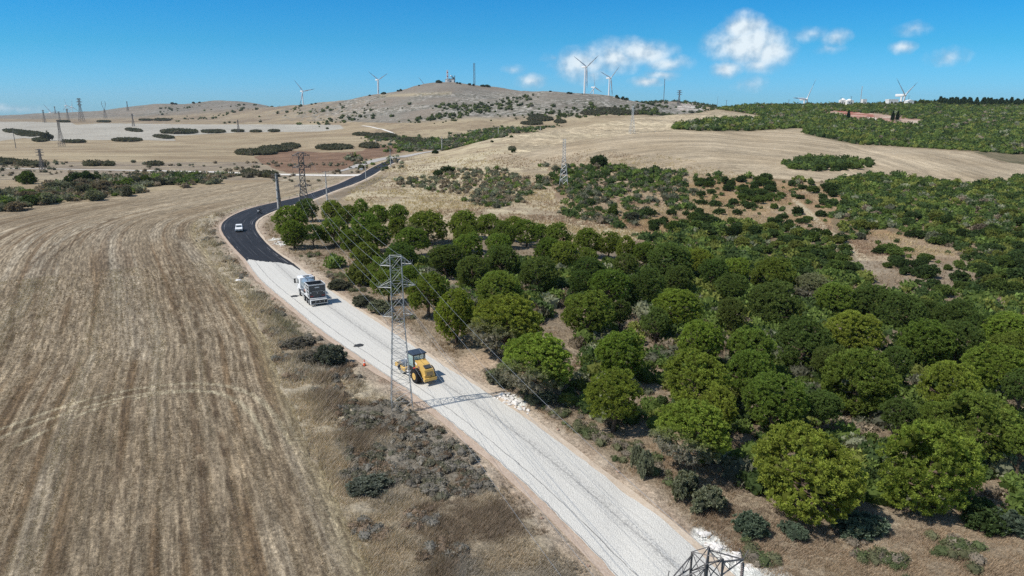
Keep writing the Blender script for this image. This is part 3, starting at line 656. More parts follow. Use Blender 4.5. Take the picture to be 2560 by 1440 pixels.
link('terrain', tme, (mt,)); tag(bpy.data.objects['terrain'], kind='structure')
# ------------------------------------------------------------------ foliage meshes
def ico(sub=1):
    bm = bmesh.new(); bmesh.ops.create_icosphere(bm, subdivisions=sub, radius=1); V = np.array([v.co[:] for v in bm.verts]); Fc = np.array([[v.index for v in f.verts] for f in bm.faces]); bm.free(); return V, Fc
I1, I2 = ico(1), ico(2)
def rndir(r, n):
    v = r.normal(size=(n, 3)); return v/np.linalg.norm(v, axis=1)[:, None]
def leaf_tris(r, P, Nn, size, aspect=2.2, spread=.8, quad=False):
    """small faces at P growing along Nn with jitter"""
    n = len(P); d = Nn+r.normal(size=(n, 3))*spread; d /= np.linalg.norm(d, axis=1)[:, None]
    s = rndir(r, n); s -= (s*d).sum(1)[:, None]*d; s /= np.linalg.norm(s, axis=1)[:, None]+1e-9
    sz = size*(.6+.8*r.random(n))[:, None]
    a = P-s*sz/aspect/1.2; b_ = P+s*sz/aspect/1.2; c = P+d*sz+s*sz*.15
    V = np.stack([a, b_, c], 1).reshape(-1, 3); return V, np.arange(3*n).reshape(n, 3)
def crown_mesh(name, seed, n_lobe, n_leaf, leaf, shape='round', flat=.9, lobe_r=(.22, .36), dusty=0, low=-.55, core=.78, spread=.75, up=.45, sub=0, thin=2.2):
    """crown of unit radius centred on the origin: lobes carrying tufts carrying leaf-size faces"""
    r = np.random.default_rng(seed); Vs = []; Fs = []; Ts = []; off = 0
    dirs = []; k = 0
    while len(dirs) < n_lobe and k < 6000:
        k += 1; d = rndir(r, 1)[0]
        if d[2] < low: continue
        if all(np.dot(d, e) < math.cos(.95*math.sqrt(4/n_lobe)) for e in dirs): dirs.append(d)
    dirs += list(rndir(r, 4)*.4)
    ax = 1+.14*r.normal(size=2)
    for d in dirs:
        lr = r.uniform(*lobe_r); rad = (1-lr*.8)*r.uniform(.90, 1.05)
        c = d*rad*np.array([1, 1, flat]); sc = np.array([1, 1, .85])*lr
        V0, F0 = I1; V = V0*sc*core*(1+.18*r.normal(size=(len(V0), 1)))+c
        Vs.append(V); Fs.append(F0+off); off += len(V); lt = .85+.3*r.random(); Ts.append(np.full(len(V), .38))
        m = max(6, int(n_leaf*(lr/.3)**2/len(dirs)))
        if sub:
            ns = max(5, int(sub*(lr/.3)**2)); sdir = rndir(r, ns*3); sdir = sdir[(sdir@(d+np.array([0, 0, .6]))) > -.35][:ns]; ns = len(sdir)
            tc_ = c+sdir*sc*(.80+.22*r.random((ns, 1))); tr_ = lr*r.uniform(.26, .44, ns)*(.62 if sub > 20 else 1); own = r.integers(ns, size=m)
            dd = rndir(r, m)+sdir[own]*.7+np.array([0, 0, .35]); dd /= np.linalg.norm(dd, axis=1)[:, None]
            P = tc_[own]+dd*tr_[own][:, None]*.55; nn = dd+np.array([0, 0, up]); tt = np.repeat(lt*(.82+.36*r.random(ns))[own]*(.75+.5*r.random(m)), 3)
        else:
            dd = rndir(r, m); dd = dd[(dd@(d+np.array([0, 0, .5]))) > -.75]; P = c+dd*sc*(.8+.25*r.random((len(dd), 1))); nn = dd+np.array([0, 0, up]); tt = lt*(.75+.5*np.repeat(r.random(len(dd)), 3))
        V, Fq = leaf_tris(r, P, nn, leaf, thin, spread)
        Vs.append(V); Fs.append(Fq+off); off += len(V); Ts.append(tt)
    V = np.concatenate(Vs); V[:, 0] *= ax[0]; V[:, 1] *= ax[1]
    me = npmesh(name, V, np.concatenate(Fs)); vattr(me, 'tint', np.concatenate(Ts))
    du = np.clip((-V[:, 0]*.55-V[:, 1]*.55-V[:, 2]*1.1-.25)*1.6+.15*r.normal(size=len(V)), 0, 1)*dusty; vattr(me, 'dust', du); return me
def folmat(name, trans=.25, merged=False):
    m, t, b = newmat(name); t.nodes.remove(b)
    if merged: base = attr(t, 'leafcol', 'Color')
    else:
        oi = t.nodes.new('ShaderNodeObjectInfo'); base = oi.outputs['Color']
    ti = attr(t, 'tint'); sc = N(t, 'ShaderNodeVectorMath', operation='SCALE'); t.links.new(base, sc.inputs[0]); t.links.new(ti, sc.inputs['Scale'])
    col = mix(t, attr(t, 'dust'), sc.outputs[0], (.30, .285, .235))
    di = N(t, 'ShaderNodeBsdfDiffuse'); tr = N(t, 'ShaderNodeBsdfTranslucent'); t.links.new(col, di.inputs[0])
    t.links.new(mix(t, 1, col, (1.25, 1.2, .7), 'MULTIPLY'), tr.inputs[0])
    ms = N(t, 'ShaderNodeMixShader'); ms.inputs[0].default_value = trans; t.links.new(di.outputs[0], ms.inputs[1]); t.links.new(tr.outputs[0], ms.inputs[2])
    t.links.new(ms.outputs[0], t.nodes['Material Output'].inputs[0]); return m
m_pine = folmat('pine_needles', .42); m_bush = folmat('bush_leaves', .3); m_scrub = folmat('scrub_leaves', .28, True)
m_bark = mat('pine_bark', (.13, .095, .07), .95, var=.35, scale=4, spec=.1)
def tube_chain(V, Fq, pts, rad, n=6):
    off = sum(len(v) for v in V); pts = np.asarray(pts, float); rings = []
    for i, p in enumerate(pts):
        d = pts[min(i+1, len(pts)-1)]-pts[max(i-1, 0)]; d /= np.linalg.norm(d)
        s = np.cross(d, [0.3, 1, .2]); s /= np.linalg.norm(s); u = np.cross(d, s); a = np.arange(n)/n*2*math.pi
        rings.append(p+rad[i]*(np.cos(a)[:, None]*s+np.sin(a)[:, None]*u))
    V.append(np.concatenate(rings))
    for i in range(len(pts)-1):
        for k in range(n): Fq.append([off+i*n+k, off+i*n+(k+1) % n, off+(i+1)*n+(k+1) % n, off+(i+1)*n+k])
def trunk_mesh(name, seed, h=1.6, crown_r=1.):
    """trunk with limbs; unit = crown radius; crown centre at height h"""
    r = np.random.default_rng(seed); V = []; Fq = []
    pts = [(0, 0, -.25), (.02, 0, .2), (.05*r.normal(), .05*r.normal(), h*.5), (.08*r.normal(), .08*r.normal(), h*.9), (0, 0, h+.35)]
    tube_chain(V, Fq, pts, [.085, .072, .062, .045, .015], 8)
    for k in range(11):
        a = r.random()*6.28; z0 = h*r.uniform(.28, .95); L = r.uniform(.45, .85)
        p0 = np.array([0, 0, z0]); p2 = p0+np.array([math.cos(a)*L, math.sin(a)*L, r.uniform(.1, .5)]); p1 = (p0+p2)/2+np.array([0, 0, r.uniform(-.08, .1)])
        tube_chain(V, Fq, [p0, p1, p2], [.032, .022, .008], 5)
    return npmesh(name, np.concatenate(V), np.array(Fq), True)
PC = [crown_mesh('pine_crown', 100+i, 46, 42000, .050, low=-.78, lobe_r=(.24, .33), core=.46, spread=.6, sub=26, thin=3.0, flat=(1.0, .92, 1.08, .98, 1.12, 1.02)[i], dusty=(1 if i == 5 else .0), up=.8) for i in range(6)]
PT = [trunk_mesh('pine_trunk', 200+i, h=(1.35, 1.2, 1.5, 1.3, 1.45, 1.3)[i]) for i in range(6)]
PH = (1.35, 1.2, 1.5, 1.3, 1.45, 1.3)
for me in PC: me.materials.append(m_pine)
for me in PT: me.materials.append(m_bark)
PINES = [  # crown centre in the photo, crown width, kind, colour tone, words that single it out
 (725,552,82,0,0,'round pine at the left tip of the wood, beside the twin concrete posts'),(733,582,72,3,0,'low round pine nearest the asphalt bend, below the white stones'),
 (782,582,50,1,2,'small dark shaded pine right of the foot of the far lattice pylon'),(766,522,52,2,2,'dark pine half hidden behind the foot of the far lattice pylon'),
 (830,525,54,0,0,'pine at the back edge of the wood below the third concrete pole'),(835,577,76,1,0,'broad pine standing alone with its trunk shown, left of the dense clump'),
 (868,537,54,3,0,''),(902,522,50,2,0,'tallest pine of the back edge behind the two thin wires'),(945,537,54,0,0,''),(912,560,58,4,0,''),(880,600,66,1,0,''),
 (942,588,68,0,0,''),(995,538,60,3,0,''),(992,570,54,2,0,''),(1068,567,84,5,0,'round pine with greyish lower right side at the gap in the back edge'),(1030,600,74,1,0,''),
 (1000,640,76,3,2,'dark pine directly behind the top crossarm of the near pylon'),(915,640,76,0,0,'dense pine at the inner corner of the roadside grass patch'),(948,668,56,2,0,''),
 (970,705,66,4,0,'upright pine left of the near pylon\'s upper arms'),(1022,688,58,1,0,'pine seen through the lattice between the top and middle crossarm'),
 (1115,640,92,6,2,'dark flat-topped pine with bare trunk and limbs fully visible'),(1070,728,104,3,0,'wide pine right of the near pylon\'s middle crossarm'),
 (1138,785,124,7,1,'ball-shaped pine with its trunk standing in its own shadow, above the roller'),(1246,725,108,1,0,'broad dome pine behind the ball-shaped one'),
 (1160,560,74,0,0,'first round pine right of the gap in the back edge'),(1165,592,70,3,0,''),(1222,562,64,1,0,''),(1170,618,74,4,0,''),(1258,582,62,2,0,''),(1286,566,56,0,0,''),
 (1247,614,72,3,0,''),(1255,652,92,1,2,''),(1182,674,80,0,2,''),(1317,577,60,4,0,''),(1352,582,50,0,0,''),(1395,590,70,2,0,''),(1372,622,64,1,0,''),(1412,634,74,3,0,''),
 (1468,602,70,0,0,''),(1522,606,56,4,0,''),(1468,642,50,2,0,''),(1347,682,92,3,2,''),(1470,675,74,1,2,''),(1452,702,62,0,2,''),(1565,622,66,2,0,''),(1612,632,58,4,0,''),
 (1565,662,64,0,2,''),(1675,650,98,1,2,''),(1752,652,68,3,1,''),(1720,640,46,0,1,''),(1525,712,84,4,0,''),(1617,716,92,2,2,''),(1698,700,78,0,2,''),
 (1472,780,124,3,0,'big spreading pine above the bare brown clearing'),(1692,770,110,1,1,'light green broad pine with black shade under its right side'),(1552,776,60,2,2,''),
 (1265,808,150,5,1,'large two-domed roadside pine with dusty lower left branches'),(1340,905,150,5,1,'dusty roadside pine right of the dirt clearing, just above the pylon shadow'),
 (1552,880,116,4,1,'tall bright pine standing behind the dusty pine with the grey skirt'),(1535,985,132,7,1,'roadside pine with the large grey dusty skirt'),
 (1752,853,122,3,1,''),(1740,943,138,4,1,'tall pine right of the deep shadow hole'),(1728,1075,156,5,1,'largest dusty pine beside the grey leafless shrub near the road'),
 (1797,1012,104,2,1,''),(1876,868,114,0,0,''),(1875,930,124,1,0,'pine whose pale trunk shows below its crown'),(1938,995,144,3,0,''),(2010,853,124,4,2,''),(2135,828,116,1,1,'bright rounded pine standing alone inside the wood'),
 (1935,760,120,2,2,''),(1935,690,104,0,0,''),(1842,672,66,3,1,''),(1785,680,78,1,2,''),(1830,714,64,4,2,''),(2088,742,82,1,0,''),(2178,752,94,3,2,''),(2255,783,102,2,2,''),
 (2316,775,58,4,2,'slim dark pine at the wood\'s back edge below the bare patch'),(2315,855,124,0,0,''),(2395,852,112,3,2,''),(2390,795,98,2,2,''),(2455,815,64,4,2,''),(2522,822,94,1,1,''),
 (2528,872,98,3,0,''),(2150,950,172,0,0,'widest pine in the middle of the wood'),(2375,965,140,1,1,''),(2490,915,114,4,1,''),(2440,1065,176,2,0,''),(2340,1040,66,0,0,''),
 (2016,1175,212,4,1,'big lone front pine above the blue-green bushes'),(2325,1165,226,2,1,'largest front pine at the lower right with a drooping right branch'),(2558,960,90,3,2,''),(2562,1100,80,1,0,''),
 (2030,716,72,5,3,'pale grey-green pine at the wood\'s back edge'),(2080,900,90,3,2,''),(2240,900,80,1,2,''),(1640,800,70,2,2,''),(1830,780,80,3,2,''),(2060,1010,70,1,2,''),(2250,1030,80,0,2,'')]
TONE = [(.205, .272, .058), (.255, .325, .062), (.150, .205, .058), (.29, .32, .18)]
ORD = ['first', 'second', 'third', 'fourth', 'fifth', 'sixth', 'seventh', 'eighth', 'ninth', 'tenth', 'eleventh', 'twelfth', 'thirteenth', 'fourteenth', 'fifteenth', 'sixteenth', 'seventeenth', 'eighteenth', 'nineteenth', 'twentieth']
def order_labels(items, fmt):
    """items: (px, setter); ordinal from the left"""
    items.sort(key=lambda q: q[0])
    for i, (x, o) in enumerate(items): o['label'] = fmt % (ORD[i] if i < 20 else str(i+1)+('st' if (i+1) % 10 == 1 else 'nd' if (i+1) % 10 == 2 else 'rd' if (i+1) % 10 == 3 else 'th'))
rows_ = {}
PINE_XY = []
r_ = np.random.default_rng(5)
for (cx, cy, w, kd, tone, lab) in PINES:
    hh = 3.6 if w < 80 else 4.0
    Y = 60.
    t0 = t_of(cy)
    for _ in range(30): Y = (CH-float(H(a_of(cx, cy)*Y, Y))-hh)/t0
    X = a_of(cx, cy)*Y; z = float(H(X, Y)); _, _, dep = project(X, Y, z+hh); R = w/2*dep/F
    k = {6: 1, 7: 2}.get(kd, kd % 6); top = empty('pine_tree', (X, Y, z), r_.random()*6.28 if kd != 5 else r_.uniform(-.3, .3))
    R = max(1.5, min(R, 4.6)); hc = hh
    c = link('crown', PC[k], (), top); c.location = (0, 0, hc*.95); c.scale = (R*1.05, R*1.05, R*(.72 if kd == 6 else 1.0)*(1.05 if w > 200 else 1)); s = TONE[tone]; j = r_.uniform(.88, 1.12); c.color = (s[0]*j*r_.uniform(.9, 1.1), s[1]*j, s[2]*j, 1)
    tr = link('trunk', PT[k], (), top); ts = hc/PH[k]; tr.scale = (R*1.15, R*1.15, ts)
    PINE_XY.append((X, Y, R)); tag(top, lab or None, 'tree', 'pines of the roadside wood')
    if not lab:
        band_ = 'back' if (Y > 120 and cx < 1800) or (cx >= 1800 and Y > 88) else ('middle' if (cx < 1300 or Y > 78) and Y > 62 else 'front')
        sz = 'bright green' if tone == 1 else ('dark' if tone == 2 else 'mid green')
        rows_.setdefault((sz, band_), []).append((cx, top))
for (sz, bd), it in rows_.items(): order_labels(it, '%s from left of the '+sz+' pines in the wood\'s '+bd+' rows')
# ------------------------------------------------------------------ bushes and scrub
BC = {'dk': (.066, .100, .036), 'gn': (.112, .158, .042), 'yg': (.165, .188, .050), 'gg': (.215, .230, .150), 'br': (.225, .185, .135), 'dg': (.135, .140, .098), 'bl': (.130, .170, .115), 'tw': (.20, .185, .155), 'dt': (.135, .150, .118)}
LOWP = []
for i in range(5):
    r = np.random.default_rng(300+i); V0, F0 = I1; V = V0*(1+.13*r.normal(size=(len(V0), 1)))*np.array([1, 1, .8]); V[:, 2] += .35
    LOWP.append((V, F0))
def scatter_far(rng, xs, ys, size, cols, nleaf, name, label, cat, leafk=.42):
    """one stuff object: many bushes merged; cols (n,3)"""
    n = len(xs); zs = H(xs, ys); VV = []; FF = []; CC = []; TT = []; off = 0
    V0, F0 = I1; m0 = len(V0)
    jit = 1+.16*rng.normal(size=(n, m0, 1)); asp = rng.uniform(.75, 1.3, (n, 1, 1))
    sc = size[:, None, None]*.82
    V = V0[None]*jit*np.concatenate([sc*asp, sc/asp, sc*rng.uniform(.6, .95, (n, 1, 1))], 2)
    V[..., 2] += size[:, None]*.35; V += np.stack([xs, ys, zs], 1)[:, None]
    VV.append(V.reshape(-1, 3)); FF.append((F0[None]+(np.arange(n)*m0)[:, None, None]).reshape(-1, 3)); off = n*m0
    CC.append(np.repeat(cols, m0, 0)); TT.append(np.full(n*m0, .8))
    d = rndir(rng, n*nleaf).reshape(n, nleaf, 3); d[..., 2] = np.abs(d[..., 2])*1.1-.15
    P = d*size[:, None, None]*(.72+.28*rng.random((n, nleaf, 1)))*np.array([1, 1, .8]); P[..., 2] += size[:, None]*.35; P += np.stack([xs, ys, zs], 1)[:, None]
    Nn = (d+np.array([0, 0, .5])).reshape(-1, 3); sz = np.repeat(size, nleaf)*leafk
    P = P.reshape(-1, 3); N_ = len(P); dd = Nn+rng.normal(size=(N_, 3))*.6; dd /= np.linalg.norm(dd, axis=1)[:, None]
    s = rndir(rng, N_); s -= (s*dd).sum(1)[:, None]*dd; s /= np.linalg.norm(s, axis=1)[:, None]+1e-9; q = (sz*(.6+.8*rng.random(N_)))[:, None]
    LV = np.stack([P-s*q/2.2, P+s*q/2.2, P+dd*q*.8], 1).reshape(-1, 3)
    VV.append(LV); FF.append(np.arange(3*N_).reshape(-1, 3)+off); CC.append(np.repeat(cols, nleaf*3, 0)); TT.append(np.repeat(.75+.6*rng.random(N_), 3))
    me = npmesh(name, np.concatenate(VV), np.concatenate(FF)); vattr(me, 'leafcol', np.concatenate(CC), 'COLOR'); vattr(me, 'tint', np.concatenate(TT)); vattr(me, 'dust', np.zeros(len(me.vertices)))
    o = link(name, me, (m_scrub,)); tag(o, label, cat, kind='stuff'); return o
def jgrid(rng, x0, x1, y0, y1, s):
    nx, ny = int((x1-x0)/s), int((y1-y0)/s); gx, gy = np.meshgrid(np.arange(nx), np.arange(ny)); gx = (gx+.5*(gy % 2)).ravel(); gy = gy.ravel()
    return x0+(gx+rng.uniform(-.45, .45, gx.size))*s, y0+(gy+rng.uniform(-.45, .45, gy.size))*s
def bush_density(X, Y):
    Z = H(X, Y); px, py, d = project(X, Y, Z); jx = (fbm(X, Y, 14, 3, 131)-.5)*130; qx = px+jx; qy = py+(fbm(X, Y, 12, 3, 132)-.5)*50*np.clip(150/np.maximum(Y, 1), .1, 1)
    D = np.zeros(X.size); kind = np.zeros(X.size, int)   # 0 green mix, 1 grey mix, 2 dark
    def st(m, v, k=0):
        D[m] = v; kind[m] = k
    field = inpoly(qx, qy, FIELD_R) & (Y < 800) & (Y > 250)
    base = (px > 1600) & (Y < 420) & (Y > 60) & (py > 425) & ~field
    st(base, .95); st(inpoly(qx, qy, SPARSE) & (Y < 420), .24, 2); st(inpoly(qx, qy, BARE2), .22, 2)
    dt, _, _ = on(base, X, Y, simplify(G(*TRAIL)[:, :2])); D[dt < 2.2] = 0
    st(inpoly(qx, qy, SHRUB_M) & (Y < 420), .5, 3); st(inpoly(qx, qy, SHRUB_L) & (Y < 420), .8, 1)
    st(inpoly(qx, qy, [(1450,412),(1600,424),(1700,436),(1700,462),(1600,455),(1450,440)]) & (Y < 420), .8, 3)
    st(inpoly(px, py, FIELD_R) & (Y < 800) & (Y > 250), 0)
    wood = (px > 1280) & (Y < 125) & (py > np.interp(px, [1280, 1500, 1650, 1800, 2000, 2200, 2400, 2700], [560, 600, 650, 690, 730, 770, 830, 880])); D[wood] = 0
    hill = (Y > 420) & inpoly(px, py, DENSE_HILL) & (Y < 950) & ~inpoly(qx, qy, QUARRY); st(hill, .97, 0)
    st((px < 900) & (Y < 700) & inpoly(qx, qy, STREAM), .9, 1)
    st((Y > 400) & (Y < 1000) & inpoly(qx, qy, GULLY), .85, 4)
    pt = np.zeros(X.size, bool)
    for (a, b, c, e) in PATCH:
        pt |= (((px-a)/c)**2+((py-b)/e)**2 < 1) & (Y > 250) & (Y < 1900)
    pt &= (py > 395) & (px > 1900); st(pt, 1.0, 2)
    ti = (px > 1080) & (px < 1760) & (Y > 900) & (Y < 1300) & (py > 262+np.abs(px-1300)*.0) & (py < 335); k = np.clip((fbm(X, Y, 55, 3, 141)-.44)*5, 0, 1); st(ti & ~pt, .0, 2); D[ti & ~pt] = (k*.8)[ti & ~pt]
    ti = (px > 740) & (px < 1340) & (Y > 950) & (Y < 1500) & (py > 255); k = np.clip((fbm(X, Y, 90, 3, 143)-.50)*5, 0, 1)*np.clip((py-250)/40, 0, 1); m = ti & (D == 0); D[m] = (.02+k*.6)[m]; kind[m] = 2
    m = (Y > 1300) & (px < 760) & (py > 262) & (px > 390) & (D == 0); D[m] = np.clip((fbm(X, Y, 60, 3, 145)-.62)*6, 0, .4)[m]; kind[m] = 2
    sdl = inpoly(qx, qy, [(1000,302),(1100,286),(1200,266),(1290,246),(1345,236),(1330,250),(1230,276),(1150,298),(1100,306),(1000,312)]) & (Y > 880); D[sdl] = .85; kind[sdl] = 2
    crest = (px > 1590) & (px < 1790) & (Y > 1000) & (Y < 1750) & (py < 290); D[crest] = .55*np.clip((fbm(X, Y, 60, 2, 149)-.4)*6, 0, 1)[crest]; kind[crest] = 2
    m = (D == 0) & (py > 405) & (py < 455) & (px < 900) & (Y < 520) & (Y > 230); D[m] = .25*np.clip((fbm(X, Y, 25, 2, 151)-.45)*6, 0, 1)[m]; kind[m] = 5
    m = (D == 0) & (px > 860) & (px < 1010) & (py > 392) & (py < 436) & (Y < 480); D[m] = .3*np.clip((fbm(X, Y, 14, 2, 153)-.4)*6, 0, 1)[m]; kind[m] = 1
    sdm = (Y < 345) & (px < 2000) & (px > 350) & (D > 0); 
    if sdm.any():
        s_, _ = road_sd(X[sdm], Y[sdm]); D[np.nonzero(sdm)[0][s_ < 2.5]] = 0
    D[(px < -150) | (px > 3100) | (py > 1600)] = 0
    return D, kind, px, py, d
MIXES = [(['gn', 'dk', 'yg', 'gg', 'br', 'dg'], [.40, .28, .13, .06, .06, .07]), (['dg', 'gg', 'br', 'gn', 'dk'], [.38, .12, .22, .16, .12]), (['dk', 'gn', 'dg'], [.6, .3, .1]),
         (['dk', 'gn', 'dg', 'br', 'yg'], [.4, .2, .25, .1, .05]), (['dk', 'gn', 'dg', 'bl'], [.35, .25, .25, .15]), (['dg', 'br'], [.5, .5])]
def pick(kind, rng, X, Y):
    out = np.zeros((len(kind), 3)); nm = np.empty(len(kind), object)
    for k in range(6):
        names, pr = MIXES[k]; m = kind == k; u = rng.random(m.sum())*.75+.25*vnoise(X[m]/14, Y[m]/14, 161); u = np.clip(u, 0, .999); idx = np.searchsorted(np.cumsum(pr), u); idx = np.clip(idx, 0, len(names)-1)
        nm[m] = np.array(names, object)[idx]; out[m] = np.array([BC[x] for x in names])[idx]
    return out*(rng.uniform(.85, 1.4, (len(kind), 1))), nm
rb = np.random.default_rng(21); bx = []; 
for (x0, x1, y0, y1, s, s0, s1) in ((-10, 330, 60, 300, 2.55, .7, 2.1), (-330, -0, 190, 420, 3.2, .9, 2.2), (0, 420, 300, 460, 3.0, .9, 2.4), (-420, 60, 420, 900, 4.4, 1.0, 2.8), (60, 950, 460, 950, 4.6, 1.5, 3.3), (-1250, 560, 900, 2000, 11., 1.4, 4.6)):
    X, Y = jgrid(rb, x0, x1, y0, y1, s); D, kind, px, py, dep = bush_density(X, Y); keep = (rb.random(X.size) < D)
    size = s0+(s1-s0)*rb.random(X.size)**1.6; size = np.where(((kind == 1) & (px > 900)) | (kind == 5), size*.75, size); size = np.where((kind == 1) & (px < 900), size*1.25, size)
    c, nm = pick(kind, rb, X, Y); c = np.where((Y > 880)[:, None], c*.72+np.array([.018, .012, .012]), c); bx.append([q[keep] for q in (X, Y, size, c, nm, px, py, dep, kind)])
BX = [np.concatenate([b[i] for b in bx]) for i in range(9)]
# keep clear of pines
ok = np.ones(len(BX[0]), bool)
for (x, y, r) in PINE_XY: ok &= np.hypot(BX[0]-x, BX[1]-y) > r*.8
BX = [q[ok] for q in BX]
wpx = BX[2]*2*F/BX[7]; infr = (BX[5] > 5) & (BX[5] < 2555) & (BX[6] < 1430) & (BX[7] < 330)
# hidden ones are no individuals: keep those whose top is seen over the pines (roughly) and isolated ones first
order = np.argsort(-(wpx*(1+.8*(BX[8] == 2)))*infr); big = np.zeros(len(wpx), bool)
PYT = [project(x, y, float(H(x, y))+7.5) for x, y, r in PINE_XY]
cnt = 0
for i in order:
    if not infr[i] or cnt >= 270: break
    hid = any(abs(BX[5][i]-q[0]) < p[2]*F/q[2]*.9 and q[1]-5 < BX[6][i] < q[1]+p[2]*2.2*F/q[2] and q[2] < BX[7][i] for p, q in zip(PINE_XY, PYT))
    if hid: continue
    big[i] = True; cnt += 1
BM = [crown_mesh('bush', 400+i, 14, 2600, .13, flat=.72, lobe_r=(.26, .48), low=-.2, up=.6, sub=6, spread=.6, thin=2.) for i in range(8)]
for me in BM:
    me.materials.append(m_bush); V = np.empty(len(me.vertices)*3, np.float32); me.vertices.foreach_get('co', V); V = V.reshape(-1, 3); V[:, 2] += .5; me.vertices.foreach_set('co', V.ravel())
WORDS = {'dk': 'dark green', 'gn': 'green', 'yg': 'yellow-green', 'gg': 'silvery grey-green', 'br': 'brown dry', 'dg': 'dull grey-green', 'bl': 'blue-green'}
cells = {}
def bush_at(x, y, size, col, me=None, name='scrub_bush', hz=1.):
    o = link(name, BM[r_.integers(8)] if me is None else me, ()); o.location = (x, y, float(H(x, y))); q = r_.uniform(.8, 1.25); o.scale = (size*q, size/q, size*hz*r_.uniform(.75, 1.15)); o.rotation_euler.z = r_.random()*6.28; o.color = (*col, 1); return o
for i in np.nonzero(big)[0]:
    o = bush_at(BX[0][i], BX[1][i], BX[2][i]*1.02, BX[3][i]); tag(o, None, 'bush', 'bushes of the scrub slopes')
    x, y = BX[5][i], BX[6][i]
    if BX[8][i] == 1 and x < 900: place = 'in the hedge beyond the stubble field'
    elif x < 1370: place = 'in the thicket on the golden slope'
    elif x < 1740: place = 'near the light grey lattice pylon'
    elif y < 520: place = 'just below the right tan field'
    elif y < 620: place = 'on the sparse middle scrub slope' if x < 2150 else 'on the upper right scrub slope'
    elif 2110 < x < 2460 and y < 745: place = 'on and around the bare brown patch'
    else: place = 'right behind the pine wood'
    cells.setdefault((WORDS[BX[4][i]], place), []).append((x, o))
for (w_, p_), it in cells.items(): order_labels(it, '%s '+w_+' bush from left '+p_)
rest = ~big
scatter_far(rb, *[BX[i][rest & (BX[7] < 330)] for i in (0, 1, 2, 3)], 46, 'scrub', 'dense mixed green scrub covering the slope behind the pine wood', 'scrub')
scatter_far(rb, *[BX[i][rest & (BX[7] >= 330)] for i in (0, 1, 2, 3)], 16, 'hill_scrub', 'dark scrub on the far fields, gullies and hills', 'scrub', .5)
# flat dark thickets on the far fields, one thing each
it = []
for (a, b_, c_x, c_y) in PATCH:
    if a > 1900 or a in (202, 145): continue
    c_y *= .58
    g = ground(a, b_)
    if g[1] > 2600: continue
    n_ = int(np.clip(1.5*c_x*g[1]/F*2*max(8, c_y*g[1]**2/F/CH)/9, 16, 200)); u = rb.random(n_)**.5; th = rb.random(n_)*6.28; xs = []; ys = []
    for k in range(n_):
        p = ground(a+c_x*u[k]*math.cos(th[k]), b_+c_y*u[k]*math.sin(th[k])+(a+c_x*u[k]*math.cos(th[k])-a)*(.10 if 20 < a < 90 or a in (335, 410) else 0))
        if abs(p[1]-g[1]) < .25*g[1]: xs.append(p[0]); ys.append(p[1])
    if len(xs) < 4: continue
    smin = .82*math.sqrt(math.pi*c_x*g[1]/F*c_y*g[1]**2/F/CH/len(xs))
    cc_ = np.where((rb.random((len(xs), 1)) < .8), np.array([[.095, .098, .062]]), np.array([[.14, .125, .09]]))*rb.uniform(.8, 1.2, (len(xs), 1))
    o = scatter_far(rb, np.array(xs), np.array(ys), np.maximum(rb.uniform(1.0, 1.7, len(xs))*(1.25 if g[1] > 700 else .9), smin), cc_, 22, 'thicket', None, 'thicket', .4); del o['kind']; o['group'] = 'dark thickets on the far fields'; it.append((a, o))
order_labels(it, '%s low dark thicket from left on the far fields')
# undergrowth filling the wood
X, Y = jgrid(rb, -60, 160, 36, 135, 1.9); Z = H(X, Y); px, py, dep = project(X, Y, Z); s_, lf = road_sd(X, Y)
m = (~lf) & (s_ > 5.5) & (px > 780) & (py > 545) & (px < 2750)
lowf = np.interp(px, [1100, 1300, 1700, 1900, 2560], [900, 980, 1160, 1230, 1310]); m &= (py < lowf)
topl = np.interp(px, [780, 1280, 1500, 1650, 1800, 2000, 2200, 2400, 2700], [560, 590, 605, 645, 690, 740, 770, 830, 880]); m &= py > topl
clear = (fbm(X, Y, 13, 3, 171) > .52) | (px > 1850); pr = np.where(px < 1250, np.where(s_ > 14, .8, .08), np.where(clear | (py < 700), .9, .3)); m &= rb.random(X.size) < pr
for (cx_, cy_, rr_) in ((1160, 900, 60), (1390, 830, 55), (1410, 900, 45), (1205, 905, 80), (1130, 720, 40), (900, 700, 60)): m &= np.hypot(px-cx_, (py-cy_)*1.3) > rr_
X, Y, px, py = X[m], Y[m], px[m], py[m]; nmx = len(X)
cu, _ = pick(np.where(rb.random(nmx) < .75, 0, 1), rb, X, Y)
scatter_far(rb, X, Y, rb.uniform(.6, 1.7, nmx)*np.where(Y > 85, 1.45, 1), cu*1.0, 130, 'undergrowth', 'tangled dark green undergrowth between the pines', 'undergrowth', .27)
